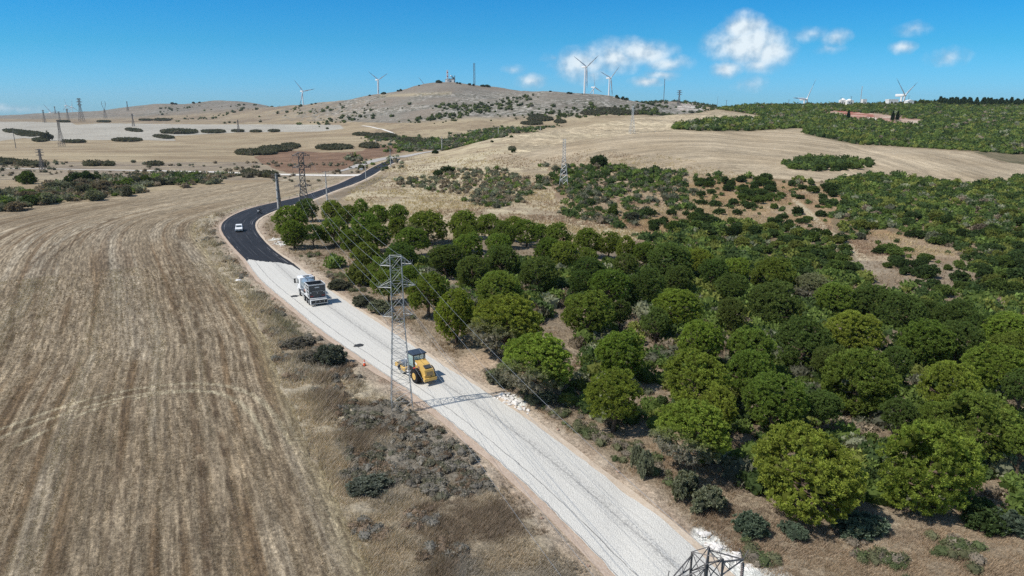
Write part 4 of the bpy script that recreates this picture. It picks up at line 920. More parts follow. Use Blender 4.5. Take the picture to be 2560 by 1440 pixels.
# single bushes one can point at
SB = [(1875,1335,84,'bl','blue-green mastic bush on the brown grass left of the three front bushes'),(1982,1345,62,'bl','small blue-green bush below the big lone front pine'),(2147,1335,100,'bl','bright blue-green leafy bush in front of the shade of the big pine'),
 (2165,1225,92,'dk','dark leafy bush between the two big front pines'),(1712,1240,88,'gg','pale dusty bush at the roadside below the grey-skirted pines'),(1770,1275,92,'gg','grey-green dusty bush right of the palest roadside bush'),
 (2465,1320,90,'dk','dark green bush at the foot of the lower right pines'),(2525,1330,86,'bl','blue-grey bush at the lower right picture edge'),(828,912,78,'bl','dark grey-green bush beside the left shoulder, left of the orange cone'),
 (782,906,64,'dg','grey twiggy bush left of the dark roadside bush'),(748,868,70,'dg','dry greyish bush up the verge from the dark roadside bush'),(66,460,42,'gn','round green bush alone at the left end of the stream hedge'),
 (118,352,26,'dg','round grey tree-like bush on the pale grey field'),(1497,418,36,'dk','tall dark bush at the lower edge of the tan field'),(1410,436,18,'dk','dark bush touching the left leg of the light lattice pylon'),
 (1283,382,12,'dk','tiny round bush alone on the slope above the golden grass'),(1230,356,8,'dk','smallest lone bush on the crest of the golden slope'),(1088,385,14,'dk','small dark bush left of the last concrete pole by the road'),
 (1095,442,28,'dk','pair-forming dark bush at the left of the golden slope thicket'),(1119,432,30,'dk','wider dark bush of the pair above the golden slope thicket'),(900,712,70,'yg','yellow-green bush in the roadside grass right of the truck'),
 (850,722,60,'dg','brownish leafy bush nearest the truck on the right verge'),(910,765,60,'dg','grey-green low bush on the verge below the yellow-green one'),(950,780,58,'gg','silvery dusty shrub at the edge of the wood beside the truck shadow'),
 (1250,962,60,'dg','dry bush at the top of the white rubble heap'),(1590,1175,44,'gg','thin grey leafless sapling beside the road below the pines'),(1612,1200,60,'gg','low grey dusty shrub around the leafless sapling'),
 (1290,905,60,'gg','dusty shrub under the large two-domed pine'),(1355,1010,50,'gg','pale dusty shrub under the dusty roadside pine'),(925,1225,90,'dg','dark grey-green bramble clump low in the left verge'),
 (1735,880,60,'br','brown dry bush inside the wood'),(2040,1225,60,'gn','low green bush in front of the gap between the front pines'),(210,462,60,'dk','darkest round tree in the stream hedge'),(903,425,22,'gg','grey bush left of the white sign board')]
for (cx, cy, w, c, lab) in SB:
    if c == 'x': continue
    g = ground(cx, cy); _, _, dep = project(*g); R = w/2*dep/F; hz = 1.0
    if 'sapling' in lab: R *= .6; hz = 3.6
    if 'grey twiggy' in lab or 'dry greyish' in lab: c = 'tw'; hz = .65
    if 'shoulder' in lab or 'bramble' in lab: c = 'dt'
    if 'verge' in lab or 'nearest the truck' in lab: hz = .6
    if 'tree-like' in lab or 'tall dark' in lab: hz = 1.35
    o = bush_at(g[0], g[1], R, BC[c], hz=hz, name='bush'); tag(o, lab, 'bush')
# ------------------------------------------------------------------ conifers on the right skyline
def cone_mesh(seed):
    r = np.random.default_rng(seed); n = 420; h = r.random(n)**.8; a = r.random(n)*6.28; rad = (1-h)*.26*(.75+.4*r.random(n)); P = np.stack([np.cos(a)*rad, np.sin(a)*rad, h*.95+.04], 1)
    V, Fq = leaf_tris(r, P, np.stack([np.cos(a), np.sin(a), .5+0*a], 1), .10, 1.6, .4); c = bmesh.new(); bmesh.ops.create_cone(c, cap_ends=True, segments=7, radius1=.2, radius2=.02, depth=.9, matrix=Matrix.Translation((0, 0, .5)))
    V2 = np.array([v.co[:] for v in c.verts]); me0 = bpy.data.meshes.new('x'); c.to_mesh(me0); F2 = [np.array([list(p.vertices) for p in me0.polygons if len(p.vertices) == k]) for k in (4, 7)]; c.free(); bpy.data.meshes.remove(me0)
    me = npmesh('conifer', np.concatenate([V, V2]), [Fq]+[f+len(V) for f in F2 if len(f)]); vattr(me, 'tint', np.r_[.7+.5*r.random(len(V)), np.full(len(V2), .6)]); vattr(me, 'dust', np.zeros(len(V)+len(V2))); me.materials.append(m_bush); return me
CM = [cone_mesh(500+i) for i in range(4)]; it = []
for k in range(92):
    px_ = 2335+(k*2.55)+r_.uniform(-3, 3); Yc = r_.uniform(890, 960); X = a_of(px_, 255)*Yc; hgt = r_.uniform(4.5, 10)*(1 if px_ > 2350 else .7)
    o = link('conifer', CM[k % 4], ()); o.location = (X, Yc, float(H(X, Yc))-.3); o.scale = (hgt*1.5, hgt*1.5, hgt); o.rotation_euler.z = r_.random()*6; o.color = (.065, .105, .05, 1); tag(o, None, 'tree', 'dark conifers along the right skyline'); it.append((px_, o))
order_labels(it, '%s dark pointed conifer from left on the right skyline')
for (x, y, h, l) in ((2285, 256, 4.5, 'left one of three small pines on the skyline right of the rightmost turbine'), (2302, 256, 5, 'middle one of three small pines on the skyline right of the rightmost turbine'), (2318, 256, 5, 'right one of three small pines on the skyline right of the rightmost turbine')):
    Yc = 900; X = a_of(x, 256)*Yc; o = empty('pine_tree', (X, Yc, float(H(X, Yc)))); c = link('crown', PC[1], (), o); c.location = (0, 0, h*.75); c.scale = (h*.62, h*.62, h*.42); c.color = (*TONE[2], 1); q = link('trunk', PT[1], (), o); q.scale = (h*.5, h*.5, h*.6); tag(o, l, 'tree')
for (x, y) in ((2120, 299), (2231, 302), (2243, 301)):
    g = ground(x, y); o = link('conifer', CM[1], ()); o.location = g; o.scale = (8, 8, 9); o.color = (.03, .05, .025, 1); tag(o, {2120: 'lone dark conifer under the left part of the red quarry', 2231: 'left dark conifer of the pair at the quarry\'s right end', 2243: 'right dark conifer of the pair at the quarry\'s right end'}[x], 'tree')
sk = [(1048,2),(1100,5),(1096,5),(1143,4),(1150,3),(1174,4),(1184,4),(1207,5),(1218,5),(1222,4),(1003,4),(996,3),(960,4),(955,3),(925,3),(1376,3),(1418,3),(1421,4),(1427,4),(1455,2),(1541,5),(1546,4),(1556,5),(1566,5),(432,5),(440,4),(780,3),(790,3),(485,4),(500,3)]
it = []
for x, s in sk:
    ys = [ground(x, yy)[1] for yy in range(190, 275)]; yy = next((q for q, v in zip(range(190, 275), ys) if v < 5900), 230); g = ground(x, yy+1.5)
    o = bush_at(g[0], g[1]-3, s*g[1]/F*.95, BC['dk'], name='ridge_bush'); tag(o, None, 'bush', 'dark bushes dotted on the ridge lines'); it.append((x, o))
order_labels(it, '%s small dark bush from left standing on the hill skyline')
# ------------------------------------------------------------------ grass: merged blades
def blades(name, X, Y, hgt, wid, cols, nb, lean, label, cat='grass', spread=.25, seed=0, dz=0):
    r = np.random.default_rng(seed); n = len(X); Z = H(X, Y)+dz; N_ = n*nb
    bx_ = np.repeat(X, nb)+r.normal(size=N_)*spread*np.repeat(hgt, nb); by_ = np.repeat(Y, nb)+r.normal(size=N_)*spread*np.repeat(hgt, nb); bz = np.repeat(Z, nb)-.03
    h = np.repeat(hgt, nb)*r.uniform(.5, 1.15, N_); a = r.random(N_)*6.28; ln = r.random(N_)*lean+.1; dx = np.cos(a)*ln+.18; dy = np.sin(a)*ln
    w = np.repeat(wid, nb)*r.uniform(.6, 1.4, N_); sx, sy = -np.sin(a+1), np.cos(a+1); P = np.stack([bx_, by_, bz], 1)
    S = np.stack([sx*w, sy*w, 0*w], 1); Tp = np.stack([dx*h, dy*h, h], 1)
    V = np.stack([P-S, P+S, P+Tp+S*.3], 1).reshape(-1, 3); me = npmesh(name, V, np.arange(3*N_).reshape(-1, 3))
    vattr(me, 'leafcol', np.repeat(np.repeat(cols, nb, 0), 3, 0), 'COLOR'); vattr(me, 'tint', np.repeat(.7+.6*r.random(N_), 3)); vattr(me, 'dust', np.zeros(3*N_)); o = link(name, me, (m_scrub,)); tag(o, label, cat, kind='stuff'); return o
def rndview(r, n, py0, py1, px0, px1, pw=1.):
    """ground places spread evenly over what is seen"""
    py = r.uniform(py0, py1, n); px = r.uniform(px0, px1, n); Y = CH/t_of(py); X = a_of(px, py)*Y
    for _ in range(4): z = H(X, Y); Y = (CH-z)/t_of(py); X = a_of(px, py)*Y
    return X, Y, px, py
rg = np.random.default_rng(77)
X, Y, px, py = rndview(rg, 150000, 470, 1500, 380, 2700)
fld = inpoly(px, py, FIELD); s_, lf = road_sd(X, Y)
vl = lf & ~fld & (s_ > 1.0+1.2*rg.random(X.size)) & (s_ < 30)
f1 = fbm(X, Y, 7, 3, 1); f2 = fbm(X, Y, 5, 3, 201); f4 = fbm(X, Y, 11, 2, 205)
GC = {'tan': C(.46, .375, .275), 'brown': C(.255, .19, .135), 'grey': C(.30, .27, .235), 'olive': C(.20, .19, .115), 'gold': C(.52, .42, .25), 'dark': C(.20, .18, .15)}
def choose(f):
    c = lerp(GC['grey'][None], GC['tan'][None], np.clip((f1-.35)*5, 0, 1)); c = lerp(c, np.broadcast_to(GC['brown'], c.shape), np.clip((f2-.53)*9, 0, .9)); c = lerp(c, np.broadcast_to(GC['olive'], c.shape), np.clip((.36-f4)*8, 0, .8)); return c
cols = choose(f1); nb_ = fbm(X, Y, 2.5, 3, 207); br = (inpoly(px+(f2-.5)*160, py+(f1-.5)*120, BRAMBLE) & (nb_ > .36)) | (vl & (f4 < .36) & (nb_ > .5) & (py > 880)); edge_d, _, _ = on(vl, X, Y, fbs); e_ = np.clip(1.5-edge_d/2.2, 0, 1)*vl; cols = lerp(cols, np.broadcast_to(GC['tan']*1.08, cols.shape), e_*.8)
m = vl & ~br; dep = np.hypot(X, Y); sc = np.clip(dep/60, .75, 3.0)
hh = (.32+.35*np.clip((f2-.4)*3, 0, 1))*np.where(s_ < 3, .45, 1.)
mnd = np.clip(1.2-np.abs(edge_d-3.2)/2.6, 0, 1)*(fbm(X, Y, 3., 2, 209) > .45); hh = hh*(1+1.1*mnd)
blades('dry_grass', X[m], Y[m], hh[m]*np.clip(sc[m], 1, 1.5), .022*sc[m], 1.12*(cols[m]*.8+cols[m].mean(1, keepdims=True)*.2)*rg.uniform(.8, 1.2, (m.sum(), 1)), 10, .8, 'dry tan and brown grass on the verge between stubble field and road', seed=1)
m = np.nonzero(vl & br & (rg.random(X.size) < .22))[0]; mm_ = len(m); u = rg.random((mm_, 1)); cb = np.where(u < .35, C(.235, .215, .18)[None], np.where(u < .62, C(.165, .16, .115)[None], np.where(u < .82, C(.30, .275, .235)[None], C(.21, .155, .11)[None])))*rg.uniform(.8, 1.25, (mm_, 1))
scatter_far(rg, X[m], Y[m], rg.uniform(.22, .55, mm_), cb, 70, 'brambles', 'low grey-brown bramble thicket at the foot of the near pylon', 'brambles', .25)
P_ = [(760,850,60),(735,870,50),(700,830,45),(800,880,40),(690,780,50),(660,740,45),(620,690,40),(590,650,35),(560,610,35),(540,580,30),(850,940,60),(960,1180,60),(1050,1300,70),(930,1330,60),(1120,1390,70),(820,985,50),(705,900,40),(520,600,25),(750,940,50)]
xs = []; ys = []
for (x_, y_, w_) in P_:
    g = ground(x_, y_); R = w_/2*math.hypot(*g[:2])/F
    for k in range(26): q = rg.normal(size=2)*R*.75; xs.append(g[0]+q[0]); ys.append(g[1]+q[1])
xs, ys = np.array(xs), np.array(ys); s2, _ = road_sd(xs, ys); kk_ = s2 > 1.6; xs, ys = xs[kk_], ys[kk_]
scatter_far(rg, xs, ys, rg.uniform(.25, .6, len(xs)), np.where(rg.random((len(xs), 1)) < .6, C(.25, .235, .205)[None], C(.29, .22, .16)[None])*rg.uniform(.8, 1.25, (len(xs), 1)), 110, 'dry_weeds', 'grey twiggy dry weed clumps on the verge left of the road', 'weeds', .22)
xs = []; ys = []
for (x_, y_, w_) in [(850,700,60),(880,730,60),(900,760,60),(830,690,40),(930,790,50),(1000,800,40),(1240,960,40),(1270,950,50),(1330,1000,50),(1400,1040,60),(1460,1080,60),(1560,1130,60),(1640,1180,70),(1500,1100,60),(1220,940,50),(1440,1010,40),(1700,1290,50),(1900,1400,70),(2200,1400,80),(2400,1380,60),(1320,960,40),(780,640,30),(745,600,30),(960,770,40)]:
    g = ground(x_, y_); R = w_/2*math.hypot(*g[:2])/F
    for k in range(24): q = rg.normal(size=2)*R*.8; xs.append(g[0]+q[0]); ys.append(g[1]+q[1])
xs, ys = np.array(xs), np.array(ys); s2, _ = road_sd(xs, ys); kk_ = s2 > 2.6; xs, ys = xs[kk_], ys[kk_]; u = rg.random((len(xs), 1))
scatter_far(rg, xs, ys, rg.uniform(.25, .65, len(xs)), np.where(u < .4, C(.17, .175, .10)[None], np.where(u < .75, C(.25, .215, .17)[None], C(.13, .16, .075)[None]))*rg.uniform(.8, 1.25, (len(xs), 1)), 110, 'dry_weeds', 'olive and brown low weeds between the road and the pine wood', 'weeds', .22)
# right verge and the brown grass before the wood
X, Y, px, py = rndview(rg, 110000, 540, 1500, 640, 2700); s_, lf = road_sd(X, Y); f1 = fbm(X, Y, 7, 3, 1); f2 = fbm(X, Y, 5, 3, 211); f4 = fbm(X, Y, 11, 2, 215)
m = (~lf) & (s_ > 1.6+1.6*rg.random(X.size)) & (np.hypot(px-1195, (py-905)*1.4) > 50); cols = choose(f1); cols = lerp(cols, np.broadcast_to(C(.33, .24, .165), cols.shape), np.full(len(X), .55)); sc = np.clip(np.hypot(X, Y)/60, .75, 3.)
low = m & ((s_ < 16) | (py > 1200) | (rg.random(X.size) < .35))
blades('brown_grass', X[low], Y[low], (.22+.25*f2[low])*np.clip(sc[low], 1, 1.4), .022*sc[low], 1.12*cols[low]*rg.uniform(.75, 1.2, (low.sum(), 1)), 7, .8, 'dry brown grass between the road and the pine wood', seed=3)
# golden slope and scrub floor
X, Y, px, py = rndview(rg, 60000, 392, 640, 860, 2560); f1 = fbm(X, Y, 14, 3, 221); m = (inpoly(px, py, TAN_R) | (inpoly(px, py, SPARSE) | inpoly(px, py, BARE2) | inpoly(px, py, SHRUB_M) | inpoly(px, py, SHRUB_L))) & (Y < 480) & (rg.random(X.size) < np.clip((f1-.3)*3.5, .05, 1))
s_, lf = road_sd(X[m], Y[m]); m2 = np.nonzero(m)[0][s_ > 3.5]; cg = lerp(GC['gold'][None]*.95, np.broadcast_to(C(.34, .24, .17), (len(m2), 3)), np.clip((fbm(X[m2], Y[m2], 22, 2, 225)-.45)*5, 0, 1))
blades('golden_grass', X[m2], Y[m2], .5+.4*rg.random(len(m2)), .07*np.clip(Y[m2]/220, .7, 2), cg*rg.uniform(.8, 1.2, (len(m2), 1)), 5, .9, 'tall golden dry grass on the slope right of the asphalt road', seed=4)
# stubble standing in rows on the near field
X, Y, px, py = rndview(rg, 230000, 560, 1500, -60, 1100); m = inpoly(px, py, FIELD); X, Y, px, py = X[m], Y[m], px[m], py[m]
dB, aB_, _ = pdist(X, Y, fbs); f = vnoise(dB/1.6, aB_/55, 71); keep = (rg.random(X.size) < .30+.7*np.clip((f-.35)*2, 0, 1)) & (np.abs((dB/.9) % 1-.5) < .34+.2*rg.random(X.size)) & (np.hypot(X, Y) < 150)
X, Y, dB = X[keep], Y[keep], dB[keep]; f5 = fbm(X, Y, 10, 3, 231); cs = lerp(np.broadcast_to(C(.23, .165, .105), (len(X), 3)), np.broadcast_to(C(.50, .43, .33), (len(X), 3)), np.clip(f[keep]*1.4-.35+(rg.random(len(X))-.5)*.9, 0, 1)); sc = np.clip(np.hypot(X, Y)/60, .8, 2.4)
blades('stubble', X, Y, .09*sc, .022*sc, cs, 4, .9, 'cut straw stubble standing in rows on the near field', 'stubble', .9, 5)
# stones
def stones(name, pts, label, n, r0, r1, col, cat='rubble', rad=1.5, grp=None):
    rr = np.random.default_rng(len(label)); V = []; Fq = []; off = 0
    for (x, y, k, rad_) in pts:
        g = ground(x, y)
        for i in range(k):
            s = rr.uniform(r0, r1)*(.5+rr.random()); p = g[:2]+rr.normal(size=2)*rad_*.5; v = I1[0]*(1+.22*rr.normal(size=(len(I1[0]), 1)))*np.array([s*rr.uniform(.8, 1.4), s, s*.6]); v += np.array([p[0], p[1], float(H(p[0], p[1]))+s*.25]); V.append(v); Fq.append(I1[1]+off); off += len(I1[0])
    me = npmesh(name, np.concatenate(V), np.concatenate(Fq)); o = link(name, me, (col,)); tag(o, label, cat, kind='stuff'); return o
m_lime = mat('white_limestone', (.66, .63, .59), .9, var=.2, scale=3, spec=.1); m_clod = mat('reddish_clods', (.36, .255, .195), .95, var=.3, scale=5, spec=.1)
stones('white_rubble', [(1265,995,30,1.2),(1285,1008,24,1.0),(1300,1022,14,1.),(700,605,30,1.6),(715,612,20,1.4),(690,598,16,1.)], 'heap of broken white stones on the road verges', 0, .10, .26, m_lime)
stones('white_rubble', [(1755,1340,8,.5),(1790,1368,45,.6),(1830,1395,50,.7),(1868,1425,50,.7)], 'pile of white chippings beside the road behind the foreground pylon', 0, .07, .2, m_lime)
pt = [(x, y, 1, .4) for x, y in zip(rg.uniform(1100, 1700, 70), rg.uniform(0, 1, 70))]; qq = []
for k in range(420):
    i = rg.integers(len(ERr)-2) if rg.random() < .45 else None
    P = ERr[i]+rg.normal(size=2)*.5+np.array([1., .55])*rg.uniform(1.0, 3.2) if i is not None else ELr[rg.integers(len(ELr)-2)]-np.array([1., .55])*rg.uniform(.9, 2.2)
    if P[1] < 260: qq.append(P)
V = []; Fq = []; off = 0
for p in qq:
    s = rg.uniform(.04, .16)*(1 if p[1] < 90 else 1.6); v = I1[0]*(1+.2*rg.normal(size=(len(I1[0]), 1)))*s*np.array([1.2, 1, .7])+np.array([p[0], p[1], float(H(*p))+s*.3]); V.append(v); Fq.append(I1[1]+off); off += len(I1[0])
tag(link('soil_clods', npmesh('soil_clods', np.concatenate(V), np.concatenate(Fq)), (m_clod,)), 'reddish clods and pebbles scattered along both road shoulders', 'clods', kind='stuff')
# ------------------------------------------------------------------ lattice towers
m_galv = mat('galvanised_steel', (.33, .345, .35), .55, .45, .15, 2); m_dsteel = mat('weathered_steel', (.16, .15, .145), .7, .3, .2, 2); m_lsteel = mat('pale_steel', (.50, .52, .53), .55, .4, .1, 2)
m_ins = mat('brown_insulator', (.16, .13, .12), .35, 0, .1); m_conc = mat('pole_concrete', (.50, .49, .47), .85, 0, .12, 3, .2); m_wire = mat('aluminium_wire', (.45, .46, .47), .45, .7, .05)
m_white = mat('white_paint', (.80, .81, .82), .35, 0, .03); m_redp = mat('red_paint', (.45, .05, .035), .45, 0, .05); m_blk = mat('black_rubber', (.018, .018, .02), .8, 0, .2, 6, .2); m_dk = mat('dark_plastic', (.025, .027, .03), .5, 0, .15)
m_glass = mat('dark_glass', (.05, .07, .075), .08, 0, .1, 2, .8); m_yel = mat('machine_yellow', (.66, .42, .12), .45, 0, .08, 2); m_steel = mat('drum_steel', (.50, .52, .53), .35, .8, .1, 2)
def lattice(mb, levels, w, braces=True):
    """levels: (z, half width)"""
    for (z0, a), (z1, b_) in zip(levels[:-1], levels[1:]):
        c0 = [(-a, -a, z0), (a, -a, z0), (a, a, z0), (-a, a, z0)]; c1 = [(-b_, -b_, z1), (b_, -b_, z1), (b_, b_, z1), (-b_, b_, z1)]
        for i in range(4):
            j = (i+1) % 4; mb.bar(c0[i], c1[i], w)
            if braces: mb.bar(c0[i], c1[j], w*.5); mb.bar(c0[j], c1[i], w*.5); mb.bar(c1[i], c1[j], w*.5)
def arm(side, z, L, hw, rise, w):
    """pyramid crossarm: two bottom chords to the tip, two rising ties, cross pieces and tip horns"""
    mb = MB(); s = side; tip = (s*L, 0, z)
    for y in (-hw, hw):
        mb.bar((s*hw, y, z), tip, w); mb.bar((s*hw, y, z+rise), tip, w*.9)
        for f in (.35, .68):
            p = (s*(hw+(L-hw)*f), y*(1-f), z); q = (s*(hw+(L-hw)*f), y*(1-f), z+rise*(1-f)); mb.bar(p, q, w*.5)
        mb.bar((s*(hw+(L-hw)*.35), y*.65, z), (s*hw, y, z+rise), w*.5)
    mb.bar((s*(hw+(L-hw)*.5), -hw*.5, z), (s*(hw+(L-hw)*.5), hw*.5, z), w*.5); mb.bar((s*hw, -hw, z), (s*(hw+(L-hw)*.5), hw*.5, z), w*.5)
    mb.bar(tip, (s*(L+.12), -.1, z+.45), w*.5); mb.bar(tip, (s*(L-.14), .1, z+.45), w*.5)
    return mb
def insulator(p, L=.75, n=7, r=.075):
    mb = MB(); x, y, z = p; mb.cyl((x, y, z), (x, y, z-L-.15), .018, n=6)
    for k in range(n): zz = z-.15-k*(L-.15)/n; mb.cyl((x, y, zz), (x, y, zz-.06), r*.55, r, n=10)
    return mb
def pylon(name, loc, rz, Htop, arms, base_hw, waist_hw, waist_z, w, m, label, ins=True, sub=9):
    """arms: (z from top, half length, rise)"""
    top = empty(name, loc, rz); mb = MB(); n = sub; lv = []
    for i in range(n+1):
        f = i/n; lv.append((waist_z*(1-(1-f)**1.15), base_hw+(waist_hw-base_hw)*(1-(1-f)**1.15)))
    k = max(3, int((Htop-waist_z)/(waist_hw*1.9))); 
    for i in range(1, k+1): lv.append((waist_z+(Htop-waist_z)*i/k, waist_hw*(1-.06*i/k)))
    lv[0] = (-.6, lv[0][1]); lattice(mb, lv, w)
    hw = waist_hw*.95; mb.bar((-hw, -hw, Htop), (hw, hw, Htop), w*.5); mb.bar((hw, -hw, Htop), (-hw, hw, Htop), w*.5); mb.build('tower_body', m, top)
    tips = []
    for (dz, L, rise) in arms:
        for s in (-1, 1):
            z = Htop-dz; a = arm(s, z, L, hw, rise, w*.8).build('crossarm', m, top); tips.append((s*L, 0, z))
            if ins: insulator((s*L, 0, z)).build('insulator', m_ins, a)
    tag(top, label, 'pylon', 'lattice power pylons'); return top, tips
P1 = ground(1005, 1022); P0 = np.array([7.28, 22.2, float(H(7.28, 22.2))]); P2 = ground(764, 552)
lin = math.atan2(P1[1]-P0[1], P1[0]-P0[0])-math.pi/2; lin2 = math.atan2(P2[1]-P1[1], P2[0]-P1[0])-math.pi/2
ARMS = [(.85, 1.52, .8), (3.0, 1.82, .65), (5.95, 1.48, .7)]
pylA, tA = pylon('lattice_pylon', P1, (lin+lin2)/2*.6, 15.85, ARMS, 1.08, .58, 9.4, .055, m_galv, 'tall galvanised lattice pylon on the brambles in front of the yellow roller', False)
pylB, tB = pylon('lattice_pylon', P0, lin, 13.35, [(.7, 1.78, .55), (2.9, 1.9, .6), (5.6, 1.55, .65)], .95, .42, 7.4, .07, m_dsteel, 'top of the nearest dark lattice pylon, cut by the lower picture edge')
pylC, tC = pylon('lattice_pylon', P2, lin2, 18.9, [(.9, 2.3, .9), (4.1, 2.4, .7), (9.2, 2.2, .7)], 2.0, .70, 9.6, .17, m_dsteel, 'dark lattice pylon rising behind the pines at the left tip of the wood')
def world(o, p): return o.matrix_basis @ Vector(p)
def wire(p, q, sag, label, r=.009):
    mb = MB(); p = Vector(p); q = Vector(q); n = 28; pr = p
    V = []; Fq = []; pts = [p.lerp(q, i/n)-Vector((0, 0, sag*4*(i/n)*(1-i/n))) for i in range(n+1)]
    tube_chain(V, Fq, [tuple(x) for x in pts], [r]*(n+1), 5); o = link('power_wire', npmesh('power_wire', np.concatenate(V), np.array(Fq), True), (m_wire,)); tag(o, label, 'wire', 'power wires'); return o
lv_ = ['top', 'middle', 'lowest']
for i in range(6):
    sd_ = 'left' if i % 2 == 0 else 'right'; dz = Vector((0, 0, -.9))
    wire(world(pylA, tA[i]), world(pylB, tB[i])+dz, .8, '%s wire on the %s side running from the near pylon to the lower picture edge' % (lv_[i//2], sd_))
    wire(world(pylA, tA[i]), world(pylC, tC[i])+dz, 2.6, '%s wire on the %s side between the near pylon and the dark pylon behind' % (lv_[i//2], sd_), .013)
def land(px, yb):
    while True:
        g = ground(px, yb)
        if g[1] < (1000 if px > 1800 else 2750) or yb > 320: return g
        yb += .5
def place(px, yb, yt):
    g = land(px, yb); _, _, d = project(*g); return g, d*(yb-yt)/F*1.02
for (px, yb, yt, mm, w, al, lab, na) in (
    (1409, 463, 353, m_lsteel, .16, 1.1, 'light grey lattice pylon in the scrub below the tan field', 0), (1580, 334, 268, m_lsteel, .13, 1.0, 'thin pale lattice pylon on the crest of the tan field', 1),
    (155, 367, 303, m_dsteel, .22, 1.6, 'lattice pylon on the pale grey field right of the grey round tree', 1), (106, 426, 375, m_dsteel, .2, 2.0, 'short lattice pylon beside the white track at far left', 3),
    (112, 307, 277, m_dsteel, .32, 2.4, 'dark lattice pylon at the left end of the pale grey field', 1), (205, 304, 249, m_dsteel, .42, 5.2, 'largest lattice pylon on the left skyline, with three wide arms', 3),
    (334, 316, 286, m_dsteel, .30, 2.0, 'dark lattice pylon at the top edge of the pale grey field', 2), (150, 304, 281, m_dsteel, .3, 3, 'faint lattice pylon left of the distant turbine pair', 2),
    (320, 278, 255, m_dsteel, .4, 2.2, 'slim lattice pylon on the slope of the left hill', 1), (597, 331, 301, m_dsteel, .26, 1.5, 'lattice pylon in the middle of the far pale field', 0), (171, 300, 274, m_dsteel, .35, 3.2, 'lattice pylon just below the distant turbine pair', 3), (139, 285, 267, m_dsteel, .35, 3.5, 'distant lattice pylon between the leftmost turbine and the pair', 2),
    (1697, 263, 228, m_dsteel, .42, 5.0, 'lattice pylon standing on the pale quarry of the skyline hill', 3)):
    g, h = place(px, yb, yt); ar = [(h*.04, al, h*.045), (h*.16, al*1.15, h*.045), (h*.29, al, h*.045)][:na]
    pylon('lattice_pylon', g, r_.uniform(-.3, .3), h, ar, h*.095, h*.03, h*.62, w, mm, lab, False, 6)
g, h = place(264, 297, 256)   # Y-headed pylon
top = empty('lattice_pylon', g); mb = MB(); lattice(mb, [(0, h*.07), (h*.3, h*.045), (h*.55, h*.02)], .35)
for s in (-1, 1):
    for y in (-.6, .6): mb.bar((s*h*.02, y, h*.55), (s*h*.12, y, h*.85), .35); mb.bar((s*h*.12, y, h*.85), (s*h*.10, y, h), .35)
mb.bar((-h*.14, 0, h*.86), (h*.14, 0, h*.86), .3); mb.build('tower_body', m_dsteel, top); tag(top, 'pale Y-headed lattice pylon on the left skyline slope', 'pylon', 'lattice power pylons')
# masts and wooden / concrete poles
def mast(px, yb, yt, hw, w, m, lab, cat='mast', bands=None):
    g, h = place(px, yb, yt); top = empty('radio_mast', g); mb = MB(); n = max(4, int(h/(hw*5))); lattice(mb, [(h*i/n-(1 if i == 0 else 0), hw) for i in range(n+1)], w); mb.build('mast_body', m, top); tag(top, lab, cat); return top, h
mast(1186, 211, 160, 1.6, .5, m_dsteel, 'tall dark lattice radio mast right of the hilltop station')
top, h = mast(1119, 199, 171, 1.5, .5, m_white, 'red and white radio mast on the hilltop station')
for k, z in enumerate(np.linspace(.35, .95, 5)): 
    mb = MB(); mb.cyl((0, 0, h*z-1.2), (0, 0, h*z+1.2), 2.0 if k % 2 else 1.6, n=10); mb.build('antenna_drum', m_redp if k % 2 else m_white, top)
top, h = mast(1131, 199, 184, 1.0, .45, m_dsteel, 'short mast with white ball antenna on the hilltop station'); mb = MB(); mb.sph((-3, 0, h*.98), 1.6); mb.sph((-4, 0, h*.3), 2.2); mb.build('ball_antenna', m_white, top); mb = MB(); mb.cyl((3, -.3, h*.62), (3, .4, h*.62), 2.2, n=14); mb.build('dish_antenna', m_dsteel, top)
mast(1137, 201, 185, .6, .35, m_dsteel, 'thin grey mast at the right end of the hilltop station')
mast(1659, 250, 196, .4, .3, m_dsteel, 'very thin tall mast on the skyline above the tan field'); mast(2150, 258, 213, .22, .16, m_lsteel, 'very thin tall mast between the white tanks and the white box')
def pole(px, yb, yt, r, lab, m=m_conc, armw=1.1, twin=False, name='utility_pole', arms=2):
    g, h = place(px, yb, yt); top = empty(name, g, r_.uniform(-.3, .3)); mb = MB(); mb.cyl((0, 0, -.5), (0, 0, h), r, r*.62, 12); mb.build('pole', m, top, True)
    for k in range(arms):
        z = h-.25-k*1.5; mb = MB(); mb.box((0, -r, z), (armw*2*(1 if k == 0 else .8), .1, .12)); c = mb.build('crossarm', m_dsteel, top); mb = MB()
        for s in (-1, 0, 1): mb.cyl((s*armw*.85, -r, z), (s*armw*.85, -r, z+.32), .05, .07, 8)
        mb.build('insulator', m_ins, c)
    if twin:
        mb = MB(); mb.cyl((.62, .35, -.5), (.30, .2, h-.6), r, r*.6, 12); mb.build('pole', m_dsteel, top, True)
    if twin or armw > 1.0:
        mb = MB()
        for z in (h*.18, h*.42, h*.62): mb.cyl((0, 0, z), (0, 0, z+.3), r*1.25, n=12)
        mb.build('steel_band', m_galv, top)
    return tag(top, lab, 'pole', 'poles along the road') and top
pole(698, 541, 437, .34, 'twin concrete pole with dark second post at the inner side of the bend', twin=True, armw=1.3)
pole(818, 502, 430, .24, 'concrete pole with crossarm at the roadside behind the dark pylon', armw=1.2); pole(915, 451, 403, .17, 'thinner pole by the road opposite the white track junction', armw=.9, arms=1); pole(977, 420, 375, .26, 'concrete pole where the fresh asphalt ends'); pole(1105, 377, 343, .32, 'last concrete pole at the crest of the old road')
pole(40, 371, 322, .3, 'wooden pole at the far left of the pale field', m_dsteel, 1.6, arms=1)
